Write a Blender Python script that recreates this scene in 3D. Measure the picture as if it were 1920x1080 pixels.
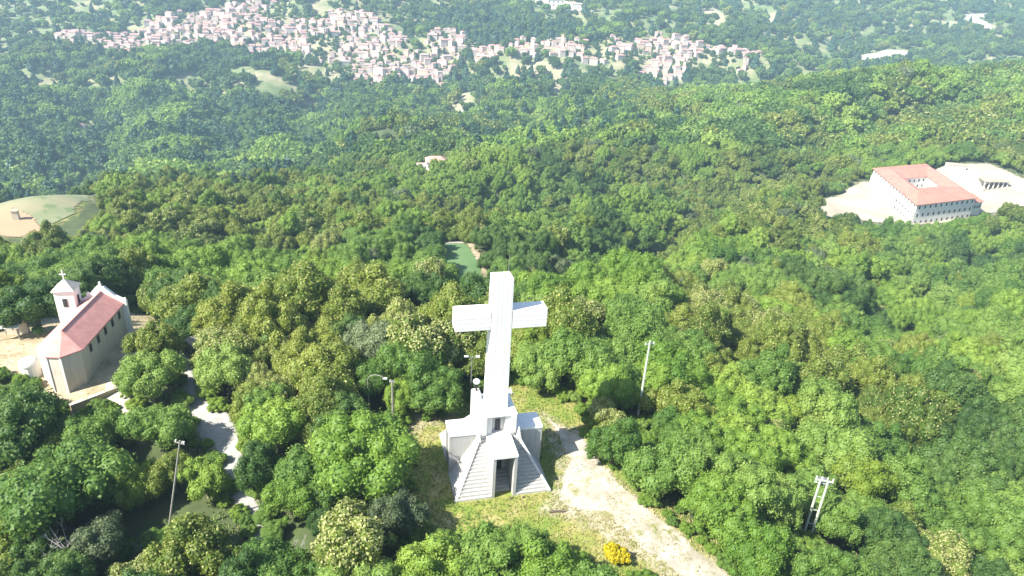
import bpy, bmesh, math, random
import numpy as np
from mathutils import Vector, Matrix
random.seed(7); rng = np.random.default_rng(7)
R = math.radians
sc = bpy.context.scene
for o in list(bpy.data.objects): bpy.data.objects.remove(o)

# ---------- camera, sky, sun, exposure
cd = bpy.data.cameras.new('camera'); cam = bpy.data.objects.new('camera', cd); sc.collection.objects.link(cam)
cd.sensor_width = 36; cd.lens = 24; cd.clip_start = 1; cd.clip_end = 9000
PITCH, ROLL = R(25), R(3.5)
fwd = Vector((0, math.cos(PITCH), -math.sin(PITCH))); r0 = Vector((1, 0, 0)); u0 = r0.cross(fwd)
upv = u0*math.cos(ROLL) - r0*math.sin(ROLL); rtv = fwd.cross(upv)
cam.matrix_world = Matrix.Translation((0, 0, 54)) @ Matrix((rtv, upv, -fwd)).transposed().to_4x4()
sc.camera = cam
SUN_EL = R(44); SH = Vector((0.848, 0.53))
w = bpy.data.worlds.new('World'); sc.world = w; w.use_nodes = True
nt = w.node_tree; bg = nt.nodes['Background']; sky = nt.nodes.new('ShaderNodeTexSky')
sky.sky_type = 'NISHITA'; sky.sun_disc = False; sky.sun_elevation = SUN_EL
sky.sun_rotation = math.atan2(-SH.x, -SH.y) % (2*math.pi)
nt.links.new(sky.outputs[0], bg.inputs[0]); bg.inputs[1].default_value = 0.085
sd = bpy.data.lights.new('sun', 'SUN'); sd.energy = 4.95; sd.angle = R(0.53); sd.color = (1.0, 0.95, 0.84)
sun = bpy.data.objects.new('sun', sd); sc.collection.objects.link(sun)
sun.rotation_euler = Vector((SH.x*math.cos(SUN_EL), SH.y*math.cos(SUN_EL), -math.sin(SUN_EL))).to_track_quat('-Z', 'Y').to_euler()
sun.location = (-60, -60, 120)
vs = sc.view_settings; vs.view_transform = 'Standard'; vs.look = 'None'; vs.gamma = 1; vs.exposure = 1.43
sc.cycles.use_denoising = True
sc.cycles.max_bounces = 5; sc.cycles.diffuse_bounces = 3; sc.cycles.transmission_bounces = 3; sc.cycles.volume_bounces = 0
sc.cycles.caustics_reflective = False; sc.cycles.caustics_refractive = False
HAZE = 0.00023

LAYOUT = {"gullies":[[[[126.3,392.4],[78.5,302.1],[48.3,229.3],[24.9,165.2],[13.3,161.0]],17,17],[[[236.9,312.7],[159.3,229.9],[123.0,185.3],[84.0,137.9]],13,13],[[[471.3,695.2],[339.4,634.1],[201.7,560.4],[89.9,518.5],[15.5,429.0],[-22.4,384.6]],-9,26],[[[146.0,341.8],[84.1,259.4],[41.4,183.7],[24.0,139.8]],-6,12],[[[-166.7,440.2],[-193.5,384.6],[-207.7,328.4],[-174.5,239.4]],-7,22],[[[173.4,421.6],[107.1,418.0],[46.1,367.3],[7.7,328.4],[-9.7,298.6]],20,24],[[[-303.1,937.3],[-223.4,727.9],[-161.8,467.6],[-169.1,427.7]],26,38],[[[-458.3,948.2],[-356.1,835.6],[-285.4,660.1],[-201.1,407.3]],24,34],[[[-649.7,948.2],[-482.2,807.2],[-404.8,643.3],[-249.0,356.9]],24,34],[[[-100.7,541.4],[-59.2,550.8],[-9.5,648.8],[38.1,877.4]],18,32],[[[367.6,600.4],[273.9,535.2],[193.3,478.5]],14,22],[[[483.7,1146.2],[431.1,1289.5],[435.7,1497.4]],18,45],[[[-61.8,180.6],[-94.5,198.6],[-114.8,190.2]],7,14]],
"road_core":[[4.8,76.3],[7.1,75.0],[10.5,72.2],[12.3,66.2],[15.0,62.0],[18.1,58.2],[21.3,54.0],[24.9,50.6],[26.7,47.5],[29.9,39.8],[21.8,38.4],[19.5,47.5],[17.9,50.4],[15.8,53.1],[13.4,56.2],[11.5,58.0],[8.9,58.4],[6.9,59.4],[7.1,63.4],[8.0,67.4],[6.7,72.0]],
"clear_bare":[[-13.1,74.7],[-7.3,76.5],[-6.6,73.5],[-10.6,72.0],[-11.7,68.6],[-12.2,65.5],[-13.3,68.6]],
"green_free":[[-20.4,183.2],[-5.1,164.7],[0.4,117.4],[-11.5,114.7]],
"farm_yard":[[-66.2,427.7],[-61.6,444.0],[-42.7,432.7],[-39.8,410.9],[-49.3,402.7],[-61.4,407.3]],
"meadow_free":[[-501.5,485.4],[-200.9,310.9],[-144.1,228.6],[-133.1,191.8],[-134.7,173.0],[-177.5,166.6]],
"yard_free":[[160.4,356.9],[211.0,357.9],[329.0,410.9],[328.5,379.1],[267.8,354.8],[238.4,338.9],[208.8,320.0],[187.3,310.9],[175.9,319.0],[164.4,322.7],[148.2,322.7]],
"clearing_free":[[-13.5,71.2],[-12.6,73.5],[-7.6,76.0],[-4.6,79.6],[-1.5,83.4],[4.7,84.1],[9.6,81.2],[11.8,76.3],[11.4,69.2],[14.5,64.4],[18.7,59.2],[22.1,55.4],[25.1,51.3],[26.9,43.9],[15.3,42.4],[13.6,47.7],[10.2,49.6],[6.5,50.6],[1.7,50.7],[-4.3,50.9],[-7.5,50.9],[-9.3,53.7],[-11.5,56.6],[-11.9,61.8],[-13.3,66.4]],
"gravel_road":[[4.6,76.7],[7.1,75.2],[10.5,72.4],[12.4,66.6],[15.0,62.2],[18.1,58.4],[21.4,54.2],[25.0,50.7],[26.7,47.6],[30.1,40.4],[18.7,38.6],[17.9,47.3],[16.5,49.6],[13.7,52.5],[10.7,55.3],[7.4,57.0],[4.5,57.9],[6.0,60.6],[6.8,65.3],[5.9,71.4]],
"footpath_left":[[-51.6,89.6],[-47.9,87.3],[-42.5,80.5],[-41.4,76.5],[-37.4,73.5],[-34.1,71.2],[-31.5,67.4],[-30.1,62.9],[-28.0,59.6],[-24.5,54.2],[-22.6,51.3],[-24.2,51.3],[-26.6,54.2],[-29.0,57.2],[-31.5,61.1],[-34.5,65.5],[-38.0,68.6],[-41.0,71.2],[-42.9,75.6],[-47.3,81.5]],
"spur":[[-54.3,76.9],[-53.0,79.4],[-49.7,75.2],[-45.5,69.6],[-44.4,66.8],[-45.9,67.2],[-49.2,70.6],[-52.1,73.0]],
"yard":[[-79.1,75.4],[-87.6,85.6],[-79.8,92.2],[-81.1,100.8],[-80.8,106.1],[-73.7,116.4],[-65.4,111.8],[-51.6,89.6],[-51.6,81.0],[-52.2,76.9],[-52.0,71.8],[-56.1,70.4],[-60.0,74.1],[-65.3,77.6]],
"green_field":[[-23.3,202.6],[-16.8,206.1],[-9.7,181.1],[-5.0,162.4],[-1.7,141.5],[-12.2,139.8],[-17.9,169.1]],
"field_track":[[-17.4,209.7],[-14.4,206.1],[-9.2,185.3],[-4.5,166.6],[-2.1,157.3],[-4.1,156.9],[-8.3,170.0],[-12.3,184.8]],
"field_strip":[[-25.8,212.1],[-17.1,214.6],[-15.5,199.1],[-23.9,199.7]],
"meadow":[[-501.5,485.4],[-198.7,245.6],[-224.7,310.9],[-208.7,312.7],[-166.5,253.5],[-156.7,227.3],[-155.2,209.7],[-152.7,198.6],[-199.8,190.2]],
"bare_soil":[[-232.8,224.0],[-176.4,224.0],[-162.6,218.3],[-154.3,204.4],[-156.1,198.6],[-200.3,190.7]],
"yard_far":[[160.4,356.9],[178.2,384.6],[194.8,401.5],[209.7,414.4],[272.4,436.4],[300.9,440.2],[307.2,427.7],[312.3,414.4],[342.9,408.5],[328.1,386.8],[283.2,379.1],[251.6,361.0],[221.0,341.8],[197.8,331.2],[188.0,338.9],[175.9,342.8],[157.5,338.9]],
"rocks":[[523.1,1142.9],[573.7,1224.5],[615.8,1260.2],[650.8,1245.8],[632.0,1193.3],[560.6,1142.9]],
"far_road":[[855.0,1480.3],[886.9,1514.7],[947.3,1554.4],[957.5,1527.8],[912.8,1506.0],[889.3,1467.6],[886.4,1417.8],[858.3,1331.0],[848.3,1338.6],[866.4,1417.8],[858.3,1455.0]],
"quarry":[[-28.5,1430.1],[7.6,1442.5],[103.8,1397.6],[95.2,1331.0],[47.3,1342.5],[8.2,1377.7]],
"town_a":[[-728.4,1088.4],[-730.7,1136.4],[-678.8,1152.8],[-612.0,1260.2],[-551.9,1274.8],[-505.5,1331.0],[-410.1,1304.5],[-381.4,1253.0],[-326.7,1274.8],[-245.2,1238.7],[-195.2,1183.0],[-179.7,1139.6],[-141.6,1210.5],[-98.6,1179.6],[-90.4,1136.4],[-104.7,1072.9],[-118.0,1015.9],[-177.0,1045.5],[-218.1,1013.0],[-249.6,1021.7],[-281.8,1085.3],[-313.6,1082.2],[-366.2,1094.7],[-415.4,1094.7],[-505.7,1113.7],[-570.4,1107.4],[-599.2,1063.7],[-658.3,1082.2]],
"town_b":[[-87.3,1149.5],[-35.6,1133.1],[-28.7,1076.0],[-77.6,1085.3]],
"town_c":[[-32.3,1152.8],[93.0,1123.4],[119.8,1149.5],[178.8,1139.6],[208.6,1176.2],[335.1,1162.8],[365.2,1129.9],[320.0,1051.5],[259.4,1063.7],[220.2,1036.5],[168.6,1036.5],[155.0,1079.1],[130.7,1060.6],[75.0,1069.8],[11.1,1082.2],[-30.5,1113.7]],
"dry1":[[419.9,1450.8],[482.4,1506.0],[537.3,1421.9],[500.6,1354.1],[413.6,1327.1]],
"dry2":[[-315.3,1082.2],[-265.4,1085.3],[-255.0,1021.7],[-283.9,998.5],[-311.1,1042.5]],
"dry3":[[-36.9,1079.1],[19.1,1079.1],[98.5,1060.6],[86.1,978.6],[51.5,872.4],[-25.7,1007.2]],
"dry4":[[-593.6,872.4],[-547.5,882.4],[-502.2,842.8],[-495.2,777.6],[-523.7,773.2]],
"dry5":[[-27.0,709.3],[11.0,683.3],[8.2,607.3],[-8.3,607.3]],
"meadow2":[[-745.3,1271.1],[-705.5,1297.0],[-636.8,1242.3],[-649.8,1183.0],[-693.6,1189.8]],
"dry6":[[322.7,1463.4],[383.7,1501.7],[351.7,1271.1],[294.3,1217.5]],
"dry7":[[-116.6,1004.3],[-59.2,945.5],[-54.6,786.6],[-90.0,833.2]],
"dark_wood":[[-666.2,874.9],[-669.9,945.5],[-592.3,992.8],[-513.9,1039.5],[-333.4,1039.5],[-257.2,877.4],[-197.7,602.1],[-161.8,446.6],[-192.8,451.7],[-196.6,391.3],[-219.1,347.8],[-180.6,251.3],[-185.0,229.9],[-224.4,210.3],[-921.7,929.3]],
"dark_wood2":[[-181.5,1338.6],[-88.5,1331.0],[0.0,1221.0],[95.6,1183.0],[109.8,1133.1],[-31.7,1136.4],[-92.3,1156.1],[-169.9,1221.0]],
"trees":[[-13.4,48.0,4.22,"bloom","pale cream flowering tree at the bottom edge in front of the cross clearing"],
[-10.4,52.9,2.71,"grey","dark olive tree just right of the pale flowering tree"],
[-15.4,58.7,5.06,"bright","broad bright green tree at the left edge of the cross clearing"],
[-20.3,57.7,3.45,"green","deep green tree behind the broad bright green one by the clearing"],
[-1.2,47.5,3.61,"green","rounded green tree at the bottom edge directly below the monument steps"],
[4.6,46.3,3.07,"bright","low bright green tree at the bottom edge right of the rounded one"],
[-5.3,46.0,3.44,"bright","leafy tree at the bottom edge left of the rounded one below the steps"],
[-32.6,58.7,2.71,"bright","small round tree beside the bend of the left gravel lane"],
[-28.5,46.9,3.91,"bloom2","large yellowish green tree at the bottom between pole and lane"],
[-19.8,45.1,3.03,"green","dark green tree at the bottom edge beyond the end of the left lane"],
[-46.2,54.5,5.84,"green","large green tree in the lower left corner wood"],
[-47.8,64.6,3.03,"green","narrow green tree below the chapel apse"],
[-57.6,64.2,5.0,"dark","big shadowy tree left of the chapel apse at the frame edge"],
[-45.9,73.9,3.58,"green","upright green tree between the chapel and the gravel lane"],
[-40.9,65.7,3.18,"green","green tree in front of the upright one beside the gravel lane"],
[-37.1,76.5,3.53,"green","green tree on the far side of the left gravel lane"],
[-51.1,96.2,5.25,"bloom2","yellowish tree right of the chapel facade"],
[-27.5,65.1,3.76,"bright","bright green tree beside the lane bend opposite the clearing"],
[-22.1,55.9,2.6,"bright","bright green tree on the right bank of the lower left lane"],
[-23.6,75.4,4.31,"bloom2","pale tinged round tree left of the lamp posts"],
[-10.6,83.1,5.37,"bloom","tall tree with cream blossom left of the cross"],
[-24.3,103.7,6.34,"bloom2","olive tinged tree on the rim behind the cross arm"],
[-35.2,96.0,6.31,"bloom2","olive tinged tree on the rim halfway to the chapel"],
[-12.6,78.3,4.16,"green","deep green tree behind the pale wooden pole"],
[-17.1,78.0,3.16,"green","small green tree directly behind the curved arm lamp"],
[-9.1,75.4,3.22,"green","small deep green tree between the pale pole and the twin headed lamp"],
[-13.4,74.7,2.1,"bright","low bright tree just behind the pale wooden pole"],
[-19.2,84.1,4.54,"grey","dull grey green tree behind the curved lamp post"],
[9.9,83.4,4.65,"green","green tree behind the right arm of the cross"],
[11.4,105.2,4.62,"bloom","cream flowering tree just right of the cross arm end"],
[4.4,82.4,3.59,"green","small green tree right of the cross shaft"],
[26.5,104.3,3.89,"bloom","yellow blossoming tree behind the slender pole right of the cross"],
[13.2,66.2,3.05,"green","green tree at the point where the right wood meets the gravel"],
[18.7,61.7,3.73,"green","deep green tree on the wood edge along the gravel road"],
[23.1,56.9,3.54,"bright","fresh green tree on the wood edge lower along the gravel road"],
[46.1,91.4,3.82,"lime","lime yellow tree in the wood right of the cross"],
[49.7,76.7,4.11,"lime","lime yellow tree right of the double pole"],
[54.2,64.9,3.68,"bloom","cream flecked tree in the bottom right corner"],
[26.8,51.9,3.22,"bright","fresh green tree at the bottom edge beside the gravel road"],
[-41.6,48.8,2.37,"dead","bare silvery tree at the bottom left edge"],
[-39.1,49.6,2.96,"grey","grey green tree beside the bare silvery tree"],
[-19.3,47.5,1.63,"dead","bare grey shrub at the bottom edge left of the cream tree"],
[-72.9,91.7,4.87,"dark","dark tree behind the chapel bell tower"]],
"conifers":[[-146.2,337.9,4.4],[-142.7,373.7,4.9],[-132.5,362.1,4.2],[-142.1,348.8,3.4],[565.1,1004.3,4.2],[581.5,975.8,4.2],[372.4,681.3,4.2],[266.0,616.1,4.2],[444.7,693.2,4.2]],
"lone":[[-91.2,874.9,9,""],
[-68.8,847.6,11,"white lone house below the town centre"],
[-3.2,647.0,14,"white farmhouse at a bare patch below the town"],
[-171.0,730.0,9,"small pale house among trees left of the valley track"],
[-526.4,809.6,8,"pale hut on the terraces at the left of the valley"],
[-547.1,828.4,8,""],
[-2.2,1405.7,24,"long white building of the yard above the town"],
[47.8,1369.8,30,"second long white building of the yard above the town"],
[87.1,1361.9,18,"short white building at the end of the yard above the town"],
[-306.3,1024.7,9,""],
[-291.2,1057.6,9,""]],
"pts":{"tower_a":[-577.4,1088.4],"tower_b":[53.8,1104.2],"lamp2":[-4.8,79.4],"pole_pale":[-14.7,72.4],"lamp_arm":[-17.8,74.1],"pole_left":[-35.4,53.2],"pole_right":[18.3,77.8],"pole_double":[37.2,62.7],"pole_far":[-44.3,90.4],"log":[6.5,58.0],"shed":[-46.0,86.3],"broom":[12.2,51.6],"farm":[-52.1,419.2],"kiosk":[-76.3,88.6],"dome":[-64.9,78.3],"mon":[208.1,340.9],"fcross":[193.9,405.0],"tiny_tower":[-169.0,215.2],"store":[275.6,410.9]},
"tps":{"x":[[-0.175,0.19],[-0.125,0.19],[-0.075,0.19],[-0.025,0.12],[-0.025,0.155],[-0.025,0.19],[0.02,0.12],[0.02,0.155],[0.02,0.19],[-0.035,0.215],[0.0,0.215],[0.025,0.215],[-0.15,0.225],[-0.0875,0.225],[0.055,0.15],[0.05,0.185],[0.06,0.115],[0.045,0.165],[0.065,0.09],[0.0,0.05],[-0.15,0.05],[0.15,0.05],[-0.3,0.05],[0.3,0.05],[0.0,-0.2],[-0.375,-0.2],[0.375,-0.2],[-0.2375,0.15],[-0.2375,0.225],[-0.1,0.135],[-0.14,0.14],[-0.1875,0.12],[-0.1125,0.165],[0.12,0.15],[0.1125,0.225],[0.1875,0.1875],[0.085,0.1425],[0.0675,0.2],[-0.0564,0.25],[-0.11062,0.265],[0.02608,0.2425],[-0.16622,0.29],[-0.24494,0.3375],[-0.2814,0.3375],[-0.41027,0.375],[-0.03934,0.4125],[-0.0356,0.5],[-0.14961,0.4875],[-0.27275,0.4875],[-0.20469,0.675],[-0.35435,0.6625],[0.01581,0.5875],[0.11927,0.625],[0.13497,0.475],[0.06022,0.375],[0.22306,0.85],[0.15353,0.325],[0.2316,0.3125],[0.21603,0.475],[0.27796,0.4125],[0.42098,0.575],[0.29163,0.6625],[0.45575,0.7625],[0.33179,0.8625],[0.52329,1.075],[0.74684,1.1],[0.52813,1.325],[0.79077,1.35],[1.17721,1.7],[0.87847,1.65],[0.66418,1.525],[0.52771,1.475],[1.68677,1.625],[0.73865,0.625],[-0.25324,0.975],[-0.27224,1.25],[-0.08481,1.4],[0.07906,1.4],[0.2403,1.4],[0.08757,0.85],[0.10631,1.075],[0.23693,1.1],[-0.41049,0.5125],[-0.43469,0.6375],[-0.51796,0.655],[-0.6442,0.6],[-0.52125,0.825],[-0.50179,1.0],[-0.43888,1.1125],[-0.52188,0.725],[-0.98147,1.3],[-0.90294,1.45],[-1.48793,2.05],[-1.08283,2.05],[-0.74608,1.7],[-1.26004,2.425],[-1.65115,2.45],[-2.17315,2.0],[-0.63334,1.95],[-0.4219,1.95],[-0.18536,2.0],[-0.02012,2.15],[0.19085,2.15],[-0.12714,1.0375],[0.51903,0.85],[0.41375,0.88],[0.73636,1.0],[0.56641,1.0825],[-0.6149,2.5],[-0.25235,2.5],[0.53704,2.575],[-1.5734,2.65],[-1.95373,2.95],[-1.374,3.175],[-0.65373,3.075],[0.23232,2.825],[0.75517,2.825],[0.01945,3.5],[0.99774,3.375],[2.12041,3.5],[1.44064,2.95],[-2.37503,3.25],[-2.86614,4.0],[-0.11016,4.25],[2.8226,4.5],[-3.86304,3.5],[3.77225,3.75],[-5.37336,5.0],[-3.70806,5.25],[-0.15055,5.375],[3.47485,5.5],[5.68017,5.5]],
"w":[537.52367,-7.54966,-304.1032,242.36613,37.65524,-507.82429,-417.62423,-259.34112,-667.47972,658.19251,87.43589,1238.12526,517.0774,679.84359,-193.95961,-371.06464,512.19898,772.03349,304.21721,-269.38478,622.26965,156.40014,-163.44291,16.44835,31.19941,-10.33317,-73.95436,710.08374,75.7786,-49.45585,-798.02291,-1198.56197,380.56313,-594.10528,-153.29796,-391.65026,30.42275,471.64739,-514.96503,-441.69359,-534.88556,-368.81815,291.51816,-361.78122,-51.59666,-27.6023,436.02451,-268.73374,103.85746,-1.66691,33.5434,-195.06357,166.52366,-159.18999,-10.93346,190.38984,12.32429,373.65897,-114.00884,-10.8531,168.80558,-178.89622,-78.65084,8.85746,502.91965,169.79486,86.27564,-117.89972,-14.66682,77.84629,104.57546,-120.75776,29.77423,20.01427,-122.65737,7.46417,59.5944,-81.3263,1.76405,-57.90659,-22.32509,-10.56632,28.57828,-52.18114,390.40442,29.32165,76.48416,80.42732,40.81474,-448.28197,-105.17839,74.59636,-5.47438,-14.4012,-74.46053,46.99894,11.50223,2.7435,149.5266,-93.43349,7.94636,38.15683,38.43524,48.66832,21.49955,-152.28703,-140.8492,-448.77885,-79.01979,-52.92756,-218.90939,-46.40983,3.48815,15.16561,45.25069,129.14305,95.18981,-40.4087,8.62027,-11.03104,-37.95444,-6.08361,9.80795,6.49221,25.44094,-5.54862,-15.46878,0.43448,-0.2911,-3.16233,-2.19532,1.19127,-190.55032,14.98224,45.47274]}}
# ---------- terrain height (thin plate spline through surveyed heights, metres)
_X = np.array(LAYOUT['tps']['x']); _W = np.array(LAYOUT['tps']['w'])
def spline(x, y):
    q = np.stack([x.ravel(), y.ravel()], 1)/400.
    out = np.empty(len(q)); n = len(_X)
    for a in range(0, len(q), 20000):
        b = q[a:a+20000]
        r2 = np.maximum(((b[:, None]-_X[None])**2).sum(2), 1e-18)
        out[a:a+20000] = (0.5*r2*np.log(r2)) @ _W[:n] + _W[n] + b @ _W[n+1:]
    return out.reshape(x.shape)
def vnoise(x, y, s, seed=0):
    x = np.asarray(x, float)/s + seed*17.3; y = np.asarray(y, float)/s - seed*9.1
    i = np.floor(x); j = np.floor(y); fx = x-i; fy = y-j
    fx = fx*fx*(3-2*fx); fy = fy*fy*(3-2*fy)
    def h(a, b):
        v = np.sin(a*127.1 + b*311.7 + seed*74.7)*43758.5453
        return v-np.floor(v)
    return (h(i, j)*(1-fx)+h(i+1, j)*fx)*(1-fy) + (h(i, j+1)*(1-fx)+h(i+1, j+1)*fx)*fy
def fbm(x, y, s, seed=0, o=4):
    t = 0; a = 1; m = 0
    for k in range(o): t = t+a*vnoise(x, y, s/2**k, seed+k); m += a; a *= .5
    return t/m
def axis(lo, hi, c0, c1, st, g):
    c = list(np.arange(c0, c1+.01, st)); v = c1; d = st
    while v < hi: d *= g; v += d; c.append(v)
    v = c0; d = st; l = []
    while v > lo: d *= g; v -= d; l.append(v)
    return np.array(l[::-1]+c)
GX = axis(-2300, 2300, -85, 60, 1.0, 1.035); GY = axis(-120, 2250, 35, 110, 1.0, 1.022)
MX, MY = np.meshgrid(GX, GY)
GZ = spline(MX, MY)
amp = np.clip((MY-110)/300, 0, 1)
GZ += amp*(fbm(MX, MY, 70, 3)-.5)*12 + np.clip((MY-460)/120, 0, 1)*(fbm(MX, MY, 85, 8, 3)-.5)*34 + np.clip((MY-900)/300, 0, 1)*(fbm(MX, MY, 170, 5)-.5)*26
def along(px_, py_, line):
    d = np.full(px_.shape, 1e9)
    for (x0, y0), (x1, y1) in zip(line[:-1], line[1:]):
        dx = x1-x0; dy = y1-y0; t = np.clip(((px_-x0)*dx+(py_-y0)*dy)/(dx*dx+dy*dy), 0, 1); d = np.minimum(d, np.hypot(px_-x0-t*dx, py_-y0-t*dy))
    return d
for line, dep, wid in LAYOUT['gullies']: GZ -= dep*np.exp(-(along(MX, MY, line)/wid)**2)
GZ = np.clip(GZ, -210, 240)
def H(x, y):
    x = np.asarray(x, float); y = np.asarray(y, float)
    i = np.clip(np.searchsorted(GX, x)-1, 0, len(GX)-2); j = np.clip(np.searchsorted(GY, y)-1, 0, len(GY)-2)
    fx = (x-GX[i])/(GX[i+1]-GX[i]); fy = (y-GY[j])/(GY[j+1]-GY[j])
    return (GZ[j, i]*(1-fx)+GZ[j, i+1]*fx)*(1-fy) + (GZ[j+1, i]*(1-fx)+GZ[j+1, i+1]*fx)*fy
def hz(x, y): return float(H(x, y))
def inside(x, y, poly):
    x = np.asarray(x, float); y = np.asarray(y, float); c = np.zeros(x.shape, bool); n = len(poly)
    for a in range(n):
        x0, y0 = poly[a]; x1, y1 = poly[(a+1) % n]
        if y0 == y1: continue
        c ^= ((y0 > y) != (y1 > y)) & (x < (x1-x0)*(y-y0)/(y1-y0)+x0)
    return c
def edge_dist(x, y, poly):     # signed: positive inside
    x = np.asarray(x, float); y = np.asarray(y, float); d = np.full(x.shape, 1e9); n = len(poly)
    for a in range(n):
        x0, y0 = poly[a]; x1, y1 = poly[(a+1) % n]; dx = x1-x0; dy = y1-y0
        t = np.clip(((x-x0)*dx+(y-y0)*dy)/(dx*dx+dy*dy+1e-9), 0, 1)
        d = np.minimum(d, np.hypot(x-x0-t*dx, y-y0-t*dy))
    return np.where(inside(x, y, poly), d, -d)

# ---------- helpers
def link(o, parent=None):
    sc.collection.objects.link(o)
    if parent is not None: o.parent = parent
    return o
def tag(o, label=None, cat=None, group=None, kind=None):
    if label: o['label'] = label
    if cat: o['category'] = cat
    if group: o['group'] = group
    if kind: o['kind'] = kind
    return o
def empty(name, loc, rz=0, label=None, cat=None, group=None):
    o = bpy.data.objects.new(name, None); o.empty_display_size = .3; link(o); o.location = loc; o.rotation_euler = (0, 0, rz)
    return tag(o, label, cat, group)
class MB:
    def __init__(s): s.v = []; s.f = []
    def add(s, v, f): k = len(s.v); s.v += [tuple(p) for p in v]; s.f += [tuple(i+k for i in q) for q in f]; return s
    def box(s, x0, x1, y0, y1, z0, z1):
        return s.add([(x0,y0,z0),(x1,y0,z0),(x1,y1,z0),(x0,y1,z0),(x0,y0,z1),(x1,y0,z1),(x1,y1,z1),(x0,y1,z1)],
                     [(0,3,2,1),(4,5,6,7),(0,1,5,4),(1,2,6,5),(2,3,7,6),(3,0,4,7)])
    def taper(s, a, b, z0, z1):   # a,b = (x0,x1,y0,y1) bottom / top
        v = [(a[0],a[2],z0),(a[1],a[2],z0),(a[1],a[3],z0),(a[0],a[3],z0),(b[0],b[2],z1),(b[1],b[2],z1),(b[1],b[3],z1),(b[0],b[3],z1)]
        return s.add(v, [(0,3,2,1),(4,5,6,7),(0,1,5,4),(1,2,6,5),(2,3,7,6),(3,0,4,7)])
    def prism(s, pts, z0, z1):
        n = len(pts); v = [(p[0],p[1],z0) for p in pts]+[(p[0],p[1],z1) for p in pts]
        return s.add(v, [tuple(range(n))[::-1], tuple(range(n, 2*n))]+[(i,(i+1)%n,n+(i+1)%n,n+i) for i in range(n)])
    def tube(s, pts, rad, n=7):
        P = [Vector(p) for p in pts]; rr = rad if isinstance(rad, (list, tuple)) else [rad]*len(P); v = []; f = []
        for k, p in enumerate(P):
            d = (P[min(k+1, len(P)-1)]-P[max(k-1, 0)]).normalized()
            a = d.cross(Vector((0,0,1)) if abs(d.z) < .9 else Vector((1,0,0))).normalized(); b = d.cross(a)
            for i in range(n):
                t = 2*math.pi*i/n; v.append(p+(a*math.cos(t)+b*math.sin(t))*rr[k])
        for k in range(len(P)-1):
            for i in range(n): f.append((k*n+i, k*n+(i+1)%n, (k+1)*n+(i+1)%n, (k+1)*n+i))
        f.append(tuple(range(n))[::-1]); f.append(tuple(range((len(P)-1)*n, len(P)*n)))
        return s.add(v, f)
    def mesh(s, name, mat):
        m = bpy.data.meshes.new(name); m.from_pydata([tuple(p) for p in s.v], [], s.f); m.update()
        bm = bmesh.new(); bm.from_mesh(m); bmesh.ops.recalc_face_normals(bm, faces=bm.faces); bm.to_mesh(m); bm.free()
        for q in (mat if isinstance(mat, list) else [mat]): m.materials.append(q)
        return m
    def build(s, name, mat, parent=None, bevel=0):
        o = link(bpy.data.objects.new(name, s.mesh(name, mat)), parent)
        if bevel:
            b = o.modifiers.new('bevel', 'BEVEL'); b.width = bevel; b.segments = 1; b.limit_method = 'ANGLE'
        return o
def ball(r, sub=2):
    bm = bmesh.new(); bmesh.ops.create_icosphere(bm, subdivisions=sub, radius=r)
    v = [tuple(p.co) for p in bm.verts]; f = [tuple(p.index for p in q.verts) for q in bm.faces]; bm.free(); return v, f
def npmesh(name, V, F, mats, attrs=None, smooth=False):
    m = bpy.data.meshes.new(name); k = F.shape[1]
    m.vertices.add(len(V)); m.vertices.foreach_set('co', np.asarray(V, np.float32).ravel())
    m.loops.add(F.size); m.loops.foreach_set('vertex_index', F.astype(np.int32).ravel())
    m.polygons.add(len(F)); m.polygons.foreach_set('loop_start', np.arange(0, F.size, k, dtype=np.int32))
    m.polygons.foreach_set('loop_total', np.full(len(F), k, np.int32))
    m.update(calc_edges=True)
    if smooth: m.polygons.foreach_set('use_smooth', np.ones(len(F), bool))
    for q in (mats if isinstance(mats, list) else [mats]): m.materials.append(q)
    for n, (dom, typ, arr) in (attrs or {}).items():
        a = m.attributes.new(n, typ, dom)
        a.data.foreach_set('color' if typ == 'FLOAT_COLOR' else ('vector' if typ == 'FLOAT_VECTOR' else 'value'), np.asarray(arr).ravel())
    return m

# ---------- materials
def nodes(name):
    m = bpy.data.materials.new(name); m.use_nodes = True; n = m.node_tree
    return m, n, n.nodes['Principled BSDF']
def N(n, t, **k):
    q = n.nodes.new(t)
    for a, b in k.items(): setattr(q, a, b)
    return q
def noise(n, scale, vec=None, detail=5, rough=.6):
    t = N(n, 'ShaderNodeTexNoise'); t.inputs['Scale'].default_value = scale; t.inputs['Detail'].default_value = detail
    t.inputs['Roughness'].default_value = rough
    if vec is not None: n.links.new(vec, t.inputs['Vector'])
    return t.outputs['Fac']
def ramp(n, fac, stops):
    r = N(n, 'ShaderNodeValToRGB'); e = r.color_ramp.elements
    while len(e) < len(stops): e.new(.5)
    for i, (p, c) in enumerate(stops): e[i].position = p; e[i].color = (*c, 1)
    n.links.new(fac, r.inputs[0]); return r.outputs[0]
def mixc(n, fac, a, b, mode='MIX'):
    m = N(n, 'ShaderNodeMix', data_type='RGBA', blend_type=mode)
    for s, i in ((fac, 0), (a, 6), (b, 7)):
        if hasattr(s, 'links'): n.links.new(s, m.inputs[i])
        else: m.inputs[i].default_value = s if i == 0 else (*s, 1)
    return m.outputs[2]
def mathn(n, op, a, b=None, clamp=False):
    m = N(n, 'ShaderNodeMath', operation=op, use_clamp=clamp)
    for i, s in enumerate((a, b)):
        if s is None: continue
        if hasattr(s, 'links'): n.links.new(s, m.inputs[i])
        else: m.inputs[i].default_value = s
    return m.outputs[0]
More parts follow.
